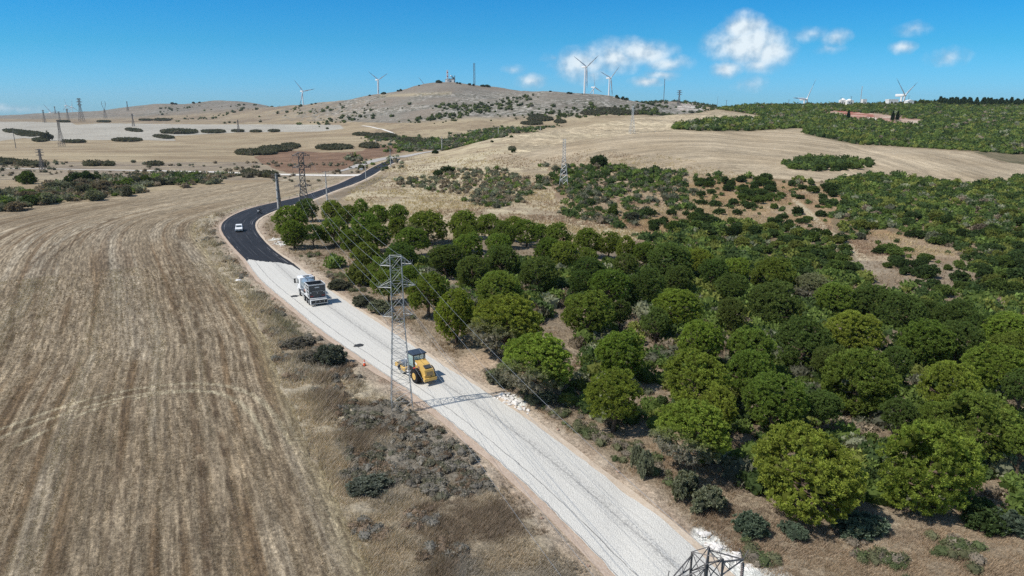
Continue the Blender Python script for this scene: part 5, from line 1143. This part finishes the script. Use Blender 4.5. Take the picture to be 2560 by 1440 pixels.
for (x, yb, yt, l) in ((1246, 338, 318, 'left pale pole among the bushes at the hill foot'), (1351, 328, 317, 'right pale pole on the crest of the tan field'), (940, 366, 350, 'thin pole between the far bushes above the red field')): pole(x, yb, yt, .3, l, m_conc, 1.0, arms=0)
for (x, yb, yt, l) in ((1971, 260, 245, 'short dark T-pole left of the low turbine on the right skyline'), (1815, 263, 243, 'right one of two T-poles at the left end of the green hill'), (1793, 264, 241, 'left one of two T-poles at the left end of the green hill'), (2101, 258, 240, 'T-pole at the left side of the white tanks'), (2126, 256, 235, 'pole with antenna rack behind the second white tank'), (2270, 257, 238, 'dark pole right of the rightmost turbine')): pole(x, yb, yt, .32, l, m_dsteel, 2.2, arms=1)
# ------------------------------------------------------------------ wind turbines
def blade_mesh():
    V = []; n = 14; secs = [(0, 1.1, .5, 0), (.04, 1.15, .5, .0), (.10, 1.5, .42, .3), (.2, 2.0, .34, .5), (.35, 1.65, .26, .5), (.55, 1.2, .18, .5), (.8, .75, .11, .5), (.97, .4, .05, .5), (1, .1, .02, .5)]
    for (f, c, th, sh) in secs:
        for k in range(n):
            a = k/n*2*math.pi; V.append((math.cos(a)*c+sh*.5, math.sin(a)*th*1.6, 1.0+f*43))
    Fq = [[i*n+k, i*n+(k+1) % n, (i+1)*n+(k+1) % n, (i+1)*n+k] for i in range(len(secs)-1) for k in range(n)]
    return npmesh('blade', np.array(V), np.array(Fq), True)
m_blade, t, b = newmat('blade_paint'); tcn = N(t, 'ShaderNodeTexCoord'); sx_ = N(t, 'ShaderNodeSeparateXYZ'); t.links.new(tcn.outputs['Object'], sx_.inputs[0])
t.links.new(mix(t, band(t, sx_.outputs[2], 34, 4.5, .3), (.78, .79, .80), (.17, .20, .25)), b.inputs['Base Color']); b.inputs['Roughness'].default_value = .4
BL = blade_mesh(); BL.materials.append(m_blade)
def turbine(hx, hy, Lpx, rot, yaw, lab, dirty=False):
    """hub pixel, blade length in pixels, first blade angle (deg clockwise from up)"""
    Z = 44*F/Lpx; w = (hy-720)/F; Y = Z*(cP-w*sP); X = a_of(hx, hy)*Y; hz = CH-Y*t_of(hy); gz = float(H(X, Y)); yw = math.radians(yaw)-math.atan(X/Y)
    ax = Vector((math.sin(yw), -math.cos(yw), 0)); hubp = Vector((X, Y, hz)); base = hubp-ax*4.5; top = empty('wind_turbine', (base.x, base.y, gz)); hh = hz-gz
    mb = MB(); mb.cyl((0, 0, -3), (0, 0, hh-1.5), 2.3, 1.35, 20); mb.build('tower', m_white, top, True)
    R = Matrix.Rotation(yw, 4, 'Z')
    mb = MB(); mb.box((0, 3.2, 0), (3.6, 11.5, 3.8), bev=.7); na = mb.build('nacelle', m_white, top, True); na.matrix_basis = Matrix.Translation((0, 0, hh)) @ R
    mb = MB(); mb.sph((0, -4.5, 0), 1.9, (1, 1.25, 1), 14); hb = mb.build('hub', m_white, top, True); hb.matrix_basis = Matrix.Translation((0, 0, hh)) @ R
    for k in range(3):
        bl = link('blade', BL, (), top); bl.matrix_basis = Matrix.Translation((0, 0, hh)) @ R @ Matrix.Translation((0, -4.6, 0)) @ Matrix.Rotation(math.radians(rot+120*k), 4, 'Y') @ Matrix.Rotation(.35, 4, 'Z')
    return tag(top, lab, 'wind turbine', 'wind turbines on the ridges')
turbine(757.5, 228, 36, -41, 32, 'wind turbine on the flat ridge left of the main hill, one blade pointing up-left'); turbine(946, 199.5, 36, -59, 39, 'wind turbine on the left shoulder of the main hill')
turbine(1067, 219, 34, -45, 35, 'turbine hidden behind the main hill with only one blade tip showing'); turbine(1466.6, 167, 52.4, -64.5, 47, 'tallest wind turbine, left of the three on the second hill')
turbine(1487, 218, 35.2, -10.6, 54, 'small low wind turbine between the two tall ones'); turbine(1527, 195, 44.6, -72, 51, 'right one of the two tall turbines on the second hill')
turbine(2017, 248, 60, 32.3, 58, 'turbine with only its rotor above the green hill, blade pointing up'); turbine(2262.5, 238, 73, -57.7, 68, 'rightmost turbine with its big white nacelle just above the hill')
turbine(127, 281, 25, -36, 28, 'leftmost distant turbine sunk behind the horizon'); turbine(166, 263.6, 18.5, -14, 45, 'left one of the distant turbine pair on the horizon'); turbine(180, 267, 17.5, 6, 30, 'right one of the distant turbine pair on the horizon'); turbine(173, 276, 12, 60, 30, 'smallest turbine half hidden between the distant pair')
# ------------------------------------------------------------------ buildings far away
m_wall = mat('white_render', (.76, .75, .72), .8, 0, .05, 1, .2); m_tile = mat('brown_roof', (.24, .15, .11), .8, 0, .2, 2, .2); m_dwin = mat('dark_opening', (.03, .035, .04), .4)
def shed(x0, x1, yt, yb, depth, lab, roof='gable', mroof=None, name='shed', cat='building'):
    g = land((x0+x1)/2, yb); _, _, d = project(*g); wd = (x1-x0)*d/F; hh = (yb-yt)*d/F; top = empty(name, (g[0], g[1]+depth/2, g[2])); mb = MB(); mb.box((0, 0, hh*.4-1), (wd, depth, hh*.8+2)); wl = mb.build('wall', m_wall, top)
    mb = MB()
    if roof == 'gable': mb.poly([(-wd*.53, hh*.8), (0, hh*1.02), (wd*.53, hh*.8)], 1, -depth*.52, depth*.52)
    elif roof == 'flat': mb.box((0, 0, hh*.85), (wd*1.02, depth*1.02, hh*.12))
    elif roof == 'dome': mb.cyl((0, 0, hh*.8), (0, 0, hh*1.05), wd*.5, wd*.12, 18)
    mb.build('roof', mroof or m_wall, top); mb = MB(); mb.box((wd*.15, -depth/2-.02, hh*.28), (wd*.14, .1, hh*.4)); mb.build('door', m_dwin, top); mb = MB(); mb.box((-wd*.2, -depth/2-.02, hh*.45), (wd*.14, .1, hh*.22)); mb.build('window', m_dwin, top)
    return tag(top, lab, cat)
shed(1113, 1135, 194, 202.5, 14, 'white hilltop radio station with brown roof', mroof=m_tile, name='radio_station'); shed(2102, 2116, 247, 263, 7, 'left white storage tank on the green hill', 'dome', name='storage_tank', cat='tank'); shed(2117.5, 2134, 248, 263, 8, 'right white storage tank on the green hill', 'dome', name='storage_tank', cat='tank')
shed(2156, 2166, 247, 263, 5, 'small white box building right of the thin mast', 'flat'); shed(2221, 2245, 247, 263, 9, 'long white flat building left of the rightmost turbine', 'flat'); shed(2268, 2284, 250, 263, 8, 'low white building right of the rightmost turbine', 'gable')
g = ground(903, 427.5); top = empty('sign_board', g, .1); mb = MB(); mb.box((0, 0, .95), (1.55, .06, .95)); bd = mb.build('board', m_white, top); mb = MB()
for z, wd in ((1.15, 1.0), (.95, .8), (.78, 1.1)): mb.box((0, -.04, z), (wd, .01, .06))
mb.build('lettering', mat('sign_lettering', (.35, .30, .30), .6), bd)
for s in (-1, 1): mb = MB(); mb.cyl((s*.6, .06, -.4), (s*.6, .06, 1.3), .04, n=8); mb.build('post', m_dsteel, top)
tag(top, 'small white notice board at the white track junction', 'sign')
# ------------------------------------------------------------------ traffic cone, spots, bag
g = ground(911.5, 915); m_or = mat('cone_orange', (.80, .10, .02), .5, 0, .05); top = empty('traffic_cone', g); mb = MB(); mb.box((0, 0, .03), (.42, .42, .05)); mb.build('base', m_dk, top); mb = MB(); mb.cyl((0, 0, .05), (0, 0, .78), .17, .03, 16); c = mb.build('cone', m_or, top, True); mb = MB(); mb.cyl((0, 0, .38), (0, 0, .52), .112, .082, 16); mb.build('white_band', m_white, c, True); tag(top, 'orange traffic cone on the left road shoulder', 'traffic cone')
for (x, y, l) in ((897, 867, 'dark oil spot on the gravel road above the cone'), (738, 743, 'dark oil spot on the gravel road left of the truck')):
    g = ground(x, y); bm = bmesh.new(); vs = [bm.verts.new((math.cos(a)*(.5+.35*random.random()), math.sin(a)*(.5+.4*random.random()), .004)) for a in np.linspace(0, 6.28, 15)[:-1]]; bm.faces.new(vs); me = bpy.data.meshes.new('oil_spot'); bm.to_mesh(me); bm.free(); o = link('oil_spot', me, (mat('spilled_bitumen', (.03, .03, .03), .7, 0, .4, 5),)); o.location = (g[0], g[1], float(H(g[0], g[1]))+.165); tag(o, l, 'spot')
g = ground(597, 703); mb = MB(); mb.sph((0, 0, .15), .5, (1.2, .7, .42)); o = mb.build('plastic_bag', m_white, None, True); o.location = g; tag(o, 'white plastic bag lying in the left verge grass', 'bag')
# ------------------------------------------------------------------ vehicles
def heading(x, y, back=6):
    """travel direction of the road near a pixel, pointing away from the camera"""
    g = ground(x, y)[:2]; Mid = ELc; i = np.argmin(np.hypot(EL[:, 0]-g[0], EL[:, 1]-g[1])); a, b_ = EL[max(0, i-3)], EL[min(len(EL)-1, i+3)]; d = a-b_; return math.atan2(d[1], d[0])-math.pi/2
def wheel(mb_parent, x, y, r, w, m_rim, name='wheel', tread=False):
    mb = MB(); mb.cyl((x-w/2, y, r), (x+w/2, y, r), r, n=28)
    if tread:
        for k in range(22):
            a = k/22*2*math.pi
            for s in (-1, 1): mb.box((x+s*w*.22, y+math.cos(a+.07*s)*r, r+math.sin(a+.07*s)*r), (w*.5, .09, .09), Matrix.Rotation(a, 4, 'X') @ Matrix.Rotation(.5*s, 4, 'Z'))
    t_ = mb.build(name, m_blk, mb_parent, False); mb = MB(); s = -1 if x < 0 else 1
    mb.cyl((x+s*(w/2-.02), y, r), (x+s*(w/2+.02), y, r), r*.52, n=20); mb.cyl((x+s*(w/2), y, r), (x+s*(w/2+.05), y, r), r*.2, n=12); mb.build('rim', m_rim, t_); return t_
# --- binder / chipping spreader truck
TZ = .14
def on_road(x, y): g = ground(x, y); return Vector((g[0], g[1], float(H(g[0], g[1]))+TZ))
m_tank = mat('bluish_tank_steel', (.36, .44, .50), .3, .6, .08, 1); m_hopd = mat('dark_hopper_panel', (.07, .075, .08), .5, .2, .15, 2); m_rib = mat('light_grey_ribs', (.62, .63, .63), .5, .1, .08, 2); m_lamp = mat('red_lamp', (.30, .03, .03), .35, 0, .05); m_grit = mat('pale_chippings', (.66, .65, .62), .9, 0, .25, 12, .1); m_rust = mat('reddish_tank', (.30, .17, .13), .7, 0, .2, 3)
o_ = on_road(797, 765); hd = heading(797, 765)-math.radians(3)
T_ = empty('spreader_truck', o_, hd); S_ = 1.0
mb = MB(); mb.box((-.42, 4.3, .85), (.12, 8.4, .26)); mb.box((.42, 4.3, .85), (.12, 8.4, .26)); mb.box((0, 3.2, .95), (2.3, 5.8, .08)); mb.box((0, .25, .7), (2.2, .2, .3)); mb.build('chassis', m_dk, T_)
for y in (.85, 2.15, 3.75, 7.3):
    for s in (-1, 1): wheel(T_, s*1.03, y, .52, .38 if y > 5 else .5, m_galv)
mb = MB(); mb.box((0, 7.75, 2.05), (2.45, 2.2, 2.1), bev=.16, taper=(.95, .9)); mb.box((0, 7.75, 1.05), (2.45, 2.3, .55), bev=.1); cab = mb.build('cab', m_white, T_, True)
mb = MB(); mb.box((0, 7.5, 3.17), (1.0, .7, .08), bev=.03); mb.build('roof_hatch', m_galv, cab); mb = MB(); mb.box((0, 8.75, 2.35), (2.1, .12, .85), Matrix.Rotation(.12, 4, 'X')); mb.build('windscreen', m_glass, cab)
for s in (-1, 1):
    mb = MB(); mb.box((s*1.2, 8.0, 2.35), (.06, 1.0, .7), Matrix.Rotation(-.03*s, 4, 'Y')); mb.build('side_window', m_glass, cab); mb = MB(); mb.box((s*1.58, 8.55, 2.3), (.26, .14, .78), bev=.03); mb.bar((s*1.2, 8.6, 2.7), (s*1.58, 8.6, 2.6), .05); mb.bar((s*1.2, 8.6, 1.9), (s*1.58, 8.6, 2.0), .05); mb.build('mirror', m_dk, cab)
    mb = MB(); mb.box((s*1.18, 7.2, 1.0), (.12, 1.35, .5), bev=.05); mb.build('wheel_arch', m_dk, cab)
mb = MB(); mb.cyl((0, 3.3, 2.2), (0, 6.4, 2.2), 1.08, n=28); mb.cyl((0, 6.4, 2.2), (0, 6.55, 2.2), 1.08, .7, n=28); tk = mb.build('binder_tank', m_tank, T_, True)
mb = MB()
for s in (-1, 1):
    mb.bar((s*.55, 4.0, 3.45), (s*.55, 6.3, 3.45), .06)
    for y in (4.0, 5.1, 6.3): mb.bar((s*.55, y, 2.95), (s*.55, y, 3.45), .05)
mb.bar((-.55, 6.3, 3.45), (.55, 6.3, 3.45), .06); mb.bar((-.55, 4.0, 3.45), (.55, 4.0, 3.45), .06); mb.build('top_railing', m_dk, tk); mb = MB(); mb.box((0, 5.15, 3.14), (.9, 2.3, .07)); mb.build('walkway', m_galv, tk)
# hopper: steep front, vertical back, open top
mb = MB()
for s in (-1, 1): mb.poly([(.35, 1.15), (1.45, 1.15), (2.95, 2.55), (2.95, 3.2), (.35, 3.2)], 0, s*1.25-.03*s, s*1.25+.0)
hop = mb.build('hopper_side', m_hopd, T_)
mb = MB(); mb.box((0, .37, 2.15), (2.5, .06, 2.1)); bk = mb.build('hopper_back', m_hopd, T_); mb = MB(); mb.box((0, 2.93, 2.9), (2.44, .06, .6)); mb.poly([(1.45, 1.15), (1.37, 1.15), (2.87, 2.6), (2.95, 2.55)], 0, -1.21, 1.21); mb.build('hopper_front', m_hopd, T_)
mb = MB(); mb.box((0, 1.25, 1.75), (2.4, 1.75, .06)); mb.build('hopper_floor', m_galv, T_); mb = MB(); mb.sph((.55, 1.3, 1.8), .7, (1, 1.1, .8)); mb.build('chippings', m_grit, T_, True)
mb = MB()
for s in (-1, 1):
    x = s*1.29; mb.box((x, 1.66, 3.2), (.1, 2.7, .12)); mb.box((x, 1.65, 2.72), (.06, 2.55, .07)); mb.box((x, 1.45, 2.2), (.06, 2.15, .07)); mb.box((x, 1.2, 1.7), (.06, 1.6, .07)); mb.box((x, .37, 2.1), (.09, .12, 2.1)); mb.bar((x, 2.95, 2.55), (x, 1.45, 1.12), .1); mb.box((x, 2.95, 2.9), (.08, .1, .7)); mb.box((x, 2.0, 1.15), (.08, 3.0, .1))
    mb.bar((x, 2.3, 3.2), (x, 1.2, 1.2), .07)
mb.box((0, .33, 3.2), (2.66, .1, .14)); mb.box((0, 2.97, 3.2), (2.6, .1, .12)); mb.build('hopper_rib', m_rib, hop)
mb = MB(); mb.box((0, .32, 2.78), (.72, .03, .15)); mb.build('name_plate', m_rib, bk); mb = MB(); mb.box((0, .31, 2.18), (1.75, .05, .07)); mb.build('handrail', m_galv, bk); mb = MB(); mb.poly([(-.1, 1.86), (.1, 1.86), (0, 2.04)], 1, .30, .33); mb.build('triangle_mark', m_rib, bk)
for s in (-1, 1):
    mb = MB(); mb.cyl((s*1.02, .34, 2.0), (s*1.02, .30, 2.0), .1, n=14); mb.build('round_reflector', m_rib, bk); mb = MB(); mb.box((s*.9, .32, 1.45), (.5, .04, .14)); mb.build('tail_light', m_lamp, bk)
mb = MB(); mb.box((0, .1, 1.12), (2.5, .5, .07)); mb.box((0, -.28, .98), (2.56, .55, .07)); sp_ = mb.build('spreader_platform', m_rib, T_); mb = MB(); mb.box((0, -.3, .68), (2.4, .5, .48)); bx_ = mb.build('spreader_box', m_dk, T_)
for x in (-.55, .1, .75): mb = MB(); mb.box((x, -.57, .72), (.06, .04, .24)); mb.build('lever', m_rib, bx_)
for s in (-1, 1): mb = MB(); mb.box((s*1.27, -.25, .62), (.06, .7, .62)); mb.build('end_plate', m_rib, bx_)
mb = MB(); mb.box((0, -.58, .42), (2.5, .05, .09)); mb.build('bumper_bar', m_rib, bx_)
for s in (-1, 1):
    mb = MB(); mb.box((s*1.14, 5.5, .78), (.14, 1.75, .62), bev=.03); gd = mb.build('side_guard', m_rib, T_); mb = MB()
    for z in (.68, .88): mb.box((s*1.22, 5.5, z), (.03, 1.5, .08))
    mb.build('guard_slot', m_dk, gd); mb = MB(); mb.box((s*1.0, 2.3, 1.17), (.55, 3.6, .05)); mb.build('mudguard', m_rib, T_)
mb = MB(); mb.cyl((-.55, 6.1, 1.22), (-.55, 4.6, 1.22), .26, n=16); mb.build('air_tank', m_rust, T_, True)
tag(T_, 'white spreader truck with grey tank and dark open hopper on the gravel', 'truck')
# --- single drum roller
o_ = on_road(1069, 962); hd2 = heading(1060, 955); R_ = empty('road_roller', o_, hd2)
for s in (-1, 1): wheel(R_, s*.88, .95, .76, .56, m_yel, 'wheel', True)
mb = MB(); mb.poly([(-.55, .75), (-.62, 1.25), (-.42, 1.75), (.55, 2.2), (1.35, 2.35), (1.75, 2.3), (1.75, .75)], 0, -.56, .56); hood = mb.build('hood', m_yel, R_)
mb = MB(); mb.box((0, -.66, .72), (1.55, .34, .34), bev=.04); mb.box((0, -.45, .95), (1.3, .35, .5), bev=.05); mb.build('rear_bumper', m_yel, R_)
mb = MB(); mb.box((0, -.08, 2.02), (.86, .5, .03), Matrix.Rotation(.44, 4, 'X')); mb.build('hood_grille', m_hopd, hood)
mb = MB(); mb.box((0, -.64, 1.35), (.8, .04, .42), Matrix.Rotation(-.35, 4, 'X')); mb.build('rear_grille', mat('brown_grille', (.28, .20, .10), .7, 0, .2, 8), hood); mb = MB(); mb.cyl((.15, -.62, 1.08), (.15, -.66, 1.08), .09, n=12); mb.build('emblem_badge', m_dk, hood)
mb = MB(); mb.cyl((.28, 1.25, 2.3), (.28, 1.25, 2.95), .05, n=10); mb.build('exhaust_pipe', m_dk, hood)
for s in (-1, 1):
    mb = MB(); mb.box((s*.575, .9, 1.65), (.02, .42, .42)); mb.build('side_vent', m_rust if s < 0 else m_hopd, hood); mb = MB(); mb.box((s*.575, 1.5, 1.95), (.02, .45, .18), Matrix.Rotation(.3, 4, 'X')); mb.build('white_sticker', m_white, hood)
mb = MB(); mb.box((0, 2.45, .95), (1.5, 1.5, .75), bev=.05); mb.build('platform', m_dk, R_)
mb = MB(); hw, y0, y1, z0, z1 = .72, 1.82, 3.15, 1.15, 2.88
for x in (-hw, hw):
    for y in (y0, y1): mb.box((x, y, (z0+z1)/2), (.09, .09, z1-z0))
    mb.box((x, (y0+y1)/2, z0+.15), (.07, y1-y0, .3)); mb.box((x, (y0+y1)/2, z1-.05), (.08, y1-y0, .1))
for y in (y0, y1): mb.box((0, y, z1-.05), (hw*2, .08, .1)); mb.box((0, y, z0+.12), (hw*2, .06, .3))
cb = mb.build('cab', m_dk, R_); mb = MB(); mb.box((0, (y0+y1)/2-.02, z1+.07), (hw*2+.3, y1-y0+.4, .12), bev=.04); mb.build('cab_roof', mat('dark_blue_roof', (.035, .05, .075), .5, 0, .1), cb, True)
m_cg = newmat('cab_glass'); b_ = m_cg[2]; b_.inputs['Base Color'].default_value = (.55, .75, .70, 1); b_.inputs['Roughness'].default_value = .05; b_.inputs['Alpha'].default_value = .35
for (c, d) in (((-hw, (y0+y1)/2, 2.1), (.015, y1-y0-.1, 1.35)), ((hw, (y0+y1)/2, 2.1), (.015, y1-y0-.1, 1.35)), ((0, y0, 2.1), (hw*2-.1, .015, 1.35)), ((0, y1, 2.1), (hw*2-.1, .015, 1.35))): mb = MB(); mb.box(c, d); mb.build('window_pane', m_cg[0], cb)
mb = MB(); mb.box((0, 2.2, 1.45), (.5, .5, .15), bev=.04); mb.box((0, 1.98, 1.85), (.5, .14, .75), bev=.05); mb.build('seat', m_dk, R_); mb = MB(); mb.cyl((0, 2.75, 1.3), (0, 2.6, 1.85), .04, n=8); mb.cyl((0, 2.62, 1.84), (0, 2.6, 1.88), .2, n=16); mb.build('steering_wheel', m_blk, R_)
mb = MB(); mb.cyl((-.78, 1.7, 1.35), (-.6, 1.7, 1.35), .16, n=12); mb.build('red_canister', m_redp, R_, True)
mb = MB(); mb.cyl((-1.03, 4.45, .78), (1.03, 4.45, .78), .78, n=40); mb.build('drum', m_steel, R_, True)
mb = MB()
for s in (-1, 1): mb.box((s*1.17, 4.3, .85), (.14, 2.5, .42), bev=.04)
mb.box((0, 5.5, .85), (2.48, .2, .42), bev=.04); mb.box((0, 3.3, .85), (2.4, .35, .5), bev=.04); fr = mb.build('drum_frame', m_yel, R_); mb = MB(); mb.cyl((-1.3, 4.45, .82), (-1.12, 4.45, .82), .34, n=20); mb.cyl((1.3, 4.45, .82), (1.12, 4.45, .82), .34, n=20); mb.build('drum_motor', m_blk, fr)
mb = MB()
mb.bar((-1.15, 3.0, 1.0), (-1.15, 3.0, 2.3), .05); mb.bar((-1.15, 2.5, 1.0), (-1.15, 2.5, 2.3), .05); mb.bar((-1.15, 3.0, 2.3), (-1.15, 2.5, 2.3), .05)
for z in (.5, .8): mb.box((-.95, 2.7, z), (.35, .4, .04))
mb.build('step_rail', m_white, R_); tag(R_, 'yellow single drum roller with black cab compacting the gravel', 'roller')
# --- white car driving towards the camera
o_ = on_road(598.5, 579); hd3 = math.radians(199); K = empty('white_car', o_, hd3)   # local +Y is its front
mb = MB(); mb.poly([(-2.05, .35), (-2.1, .75), (-2.0, 1.0), (.75, 1.02), (1.95, .88), (2.1, .6), (2.08, .3)], 0, -.84, .84); bd = mb.build('body', m_white, K)
mb = MB(); mb.poly([(-2.0, .98), (-1.75, 1.55), (-.9, 1.66), (.05, 1.6), (.95, .98)], 0, -.72, .72); cbn = mb.build('cabin', m_white, K)
mb = MB(); mb.box((0, .52, 1.31), (1.26, .04, .66), Matrix.Rotation(math.radians(56), 4, 'X')); mb.build('windscreen', m_glass, cbn); mb = MB(); mb.box((0, -1.9, 1.27), (1.2, .04, .45), Matrix.Rotation(math.radians(-24), 4, 'X')); mb.build('rear_window', m_glass, cbn)
for s in (-1, 1):
    mb = MB(); mb.poly([(-1.6, 1.08), (-1.5, 1.48), (-.9, 1.56), (0, 1.5), (.6, 1.08)], 0, s*.725, s*.735); mb.build('side_window', m_glass, cbn); mb = MB(); mb.box((s*.62, 2.03, .74), (.3, .1, .16), bev=.03); mb.build('headlight', m_galv, bd); mb = MB(); mb.box((s*.95, .55, 1.08), (.2, .12, .14), bev=.03); mb.build('mirror', m_dk, bd)
    for y in (-1.3, 1.3): wheel(K, s*.78, y, .31, .2, m_galv)
mb = MB(); mb.box((0, 2.09, .66), (1.0, .04, .14)); mb.box((0, 2.1, .40), (1.5, .05, .2)); mb.build('grille', m_dk, bd); mb = MB(); mb.box((0, 2.135, .42), (.5, .02, .11)); mb.build('number_plate', m_rib, bd); tag(K, 'white car driving down the fresh asphalt bend', 'car')
# --- motorcycle and rider
o_ = on_road(649.5, 535.5); hm = math.radians(160); Mo = empty('motorcycle', o_, hm)
for y in (-.68, .68): mb = MB(); mb.cyl((-.06, y, .31), (.06, y, .31), .31, n=20); w_ = mb.build('wheel', m_blk, Mo); mb = MB(); mb.cyl((-.065, y, .31), (.065, y, .31), .17, n=14); mb.build('rim', m_galv, w_)
mb = MB(); mb.box((0, .1, .82), (.3, .55, .25), bev=.07); mb.box((0, -.05, .5), (.28, .5, .35), bev=.04); mb.box((0, .68, .66), (.14, .5, .06), bev=.02); mb.build('body', m_dk, Mo, True); mb = MB(); mb.box((0, -.4, .84), (.28, .75, .12), bev=.04); mb.build('seat', m_blk, Mo, True)
mb = MB(); mb.bar((0, .62, .35), (0, .42, 1.05), .06); mb.bar((-.36, .38, 1.06), (.36, .38, 1.06), .035); mb.build('handlebar', m_galv, Mo); mb = MB(); mb.box((0, .6, .95), (.34, .14, .34), Matrix.Rotation(-.3, 4, 'X'), bev=.06); mb.build('windshield', m_white, Mo, True); mb = MB(); mb.sph((0, .66, .78), .11); mb.build('headlight', m_white, Mo, True); mb = MB(); mb.box((0, -.75, 1.02), (.38, .34, .3), bev=.05); mb.build('top_box', m_dk, Mo, True)
tag(Mo, 'small dark motorcycle with white front fairing coming round the bend', 'motorcycle')
def person(loc, rz, joints, edges, rad, mm, lab):
    me = bpy.data.meshes.new('person'); me.from_pydata([joints[k] for k in joints], [(list(joints).index(a), list(joints).index(b_)) for a, b_ in edges], []); o = link('person', me, (mm,)); o.location = loc; o.rotation_euler.z = rz
    sk_ = o.modifiers.new('skin', 'SKIN'); sv = me.skin_vertices[0].data
    for i, k in enumerate(joints): r = rad[k]; sv[i].radius = r if isinstance(r, tuple) else (r, r); sv[i].use_root = (k == 'pelvis')
    sb = o.modifiers.new('sub', 'SUBSURF'); sb.levels = 2; sb.render_levels = 2; dg = bpy.context.evaluated_depsgraph_get(); me2 = bpy.data.meshes.new_from_object(o.evaluated_get(dg)); o.modifiers.clear(); o.data = me2
    for p in me2.polygons: p.use_smooth = True
    if not me2.materials: me2.materials.append(mm)
    return tag(o, lab, 'person')
J = {'pelvis': (0, -.3, .98), 'waist': (0, -.26, 1.15), 'chest': (0, -.18, 1.38), 'neck': (0, -.12, 1.55), 'head': (0, -.09, 1.66), 'crown': (0, -.08, 1.78)}
E = [('pelvis', 'waist'), ('waist', 'chest'), ('chest', 'neck'), ('neck', 'head'), ('head', 'crown')]; Rr = {'pelvis': (.17, .12), 'waist': (.15, .11), 'chest': (.2, .13), 'neck': .06, 'head': .09, 'crown': .07}
for s, n_ in ((-1, 'l'), (1, 'r')):
    J.update({'sh'+n_: (s*.2, -.16, 1.47), 'el'+n_: (s*.33, .03, 1.25), 'wr'+n_: (s*.33, .3, 1.12), 'ha'+n_: (s*.33, .38, 1.09), 'hip'+n_: (s*.11, -.27, .93), 'kn'+n_: (s*.22, .13, .82), 'an'+n_: (s*.19, -.02, .38), 'to'+n_: (s*.19, .16, .30)})
    E += [('chest', 'sh'+n_), ('sh'+n_, 'el'+n_), ('el'+n_, 'wr'+n_), ('wr'+n_, 'ha'+n_), ('pelvis', 'hip'+n_), ('hip'+n_, 'kn'+n_), ('kn'+n_, 'an'+n_), ('an'+n_, 'to'+n_)]; Rr.update({'sh'+n_: .07, 'el'+n_: .05, 'wr'+n_: .038, 'ha'+n_: .045, 'hip'+n_: .1, 'kn'+n_: .07, 'an'+n_: .05, 'to'+n_: .05})
m_cl = mat('dark_riding_clothes', (.03, .032, .04), .8, 0, .2); rd = person(o_, hm, J, E, Rr, m_cl, 'motorcycle rider in dark clothes and dark helmet')
mb = MB(); mb.sph((0, -.08, 1.69), .145, (1, 1.12, 1.05), 20); hl = mb.build('helmet', mat('helmet_black', (.03, .03, .035), .2), rd, True); mb = MB(); mb.sph((0, .0, 1.69), .115, (1, .8, .6), 16); mb.build('visor', m_glass, rd, True)
# ------------------------------------------------------------------ haze
mb = MB(); mb.box((0, 3400, 105), (14000, 7300, 240)); hz = mb.build('haze', None); hz.data.materials.clear(); mh = bpy.data.materials.new('thin_haze'); mh.use_nodes = True; t = mh.node_tree; t.nodes.clear(); pv = N(t, 'ShaderNodeVolumePrincipled'); pv.inputs['Color'].default_value = (.80, .90, 1, 1); pv.inputs['Density'].default_value = .000045; pv.inputs['Anisotropy'].default_value = .3
ou = N(t, 'ShaderNodeOutputMaterial'); t.links.new(pv.outputs[0], ou.inputs['Volume']); hz.data.materials.append(mh); tag(hz, kind='stuff')
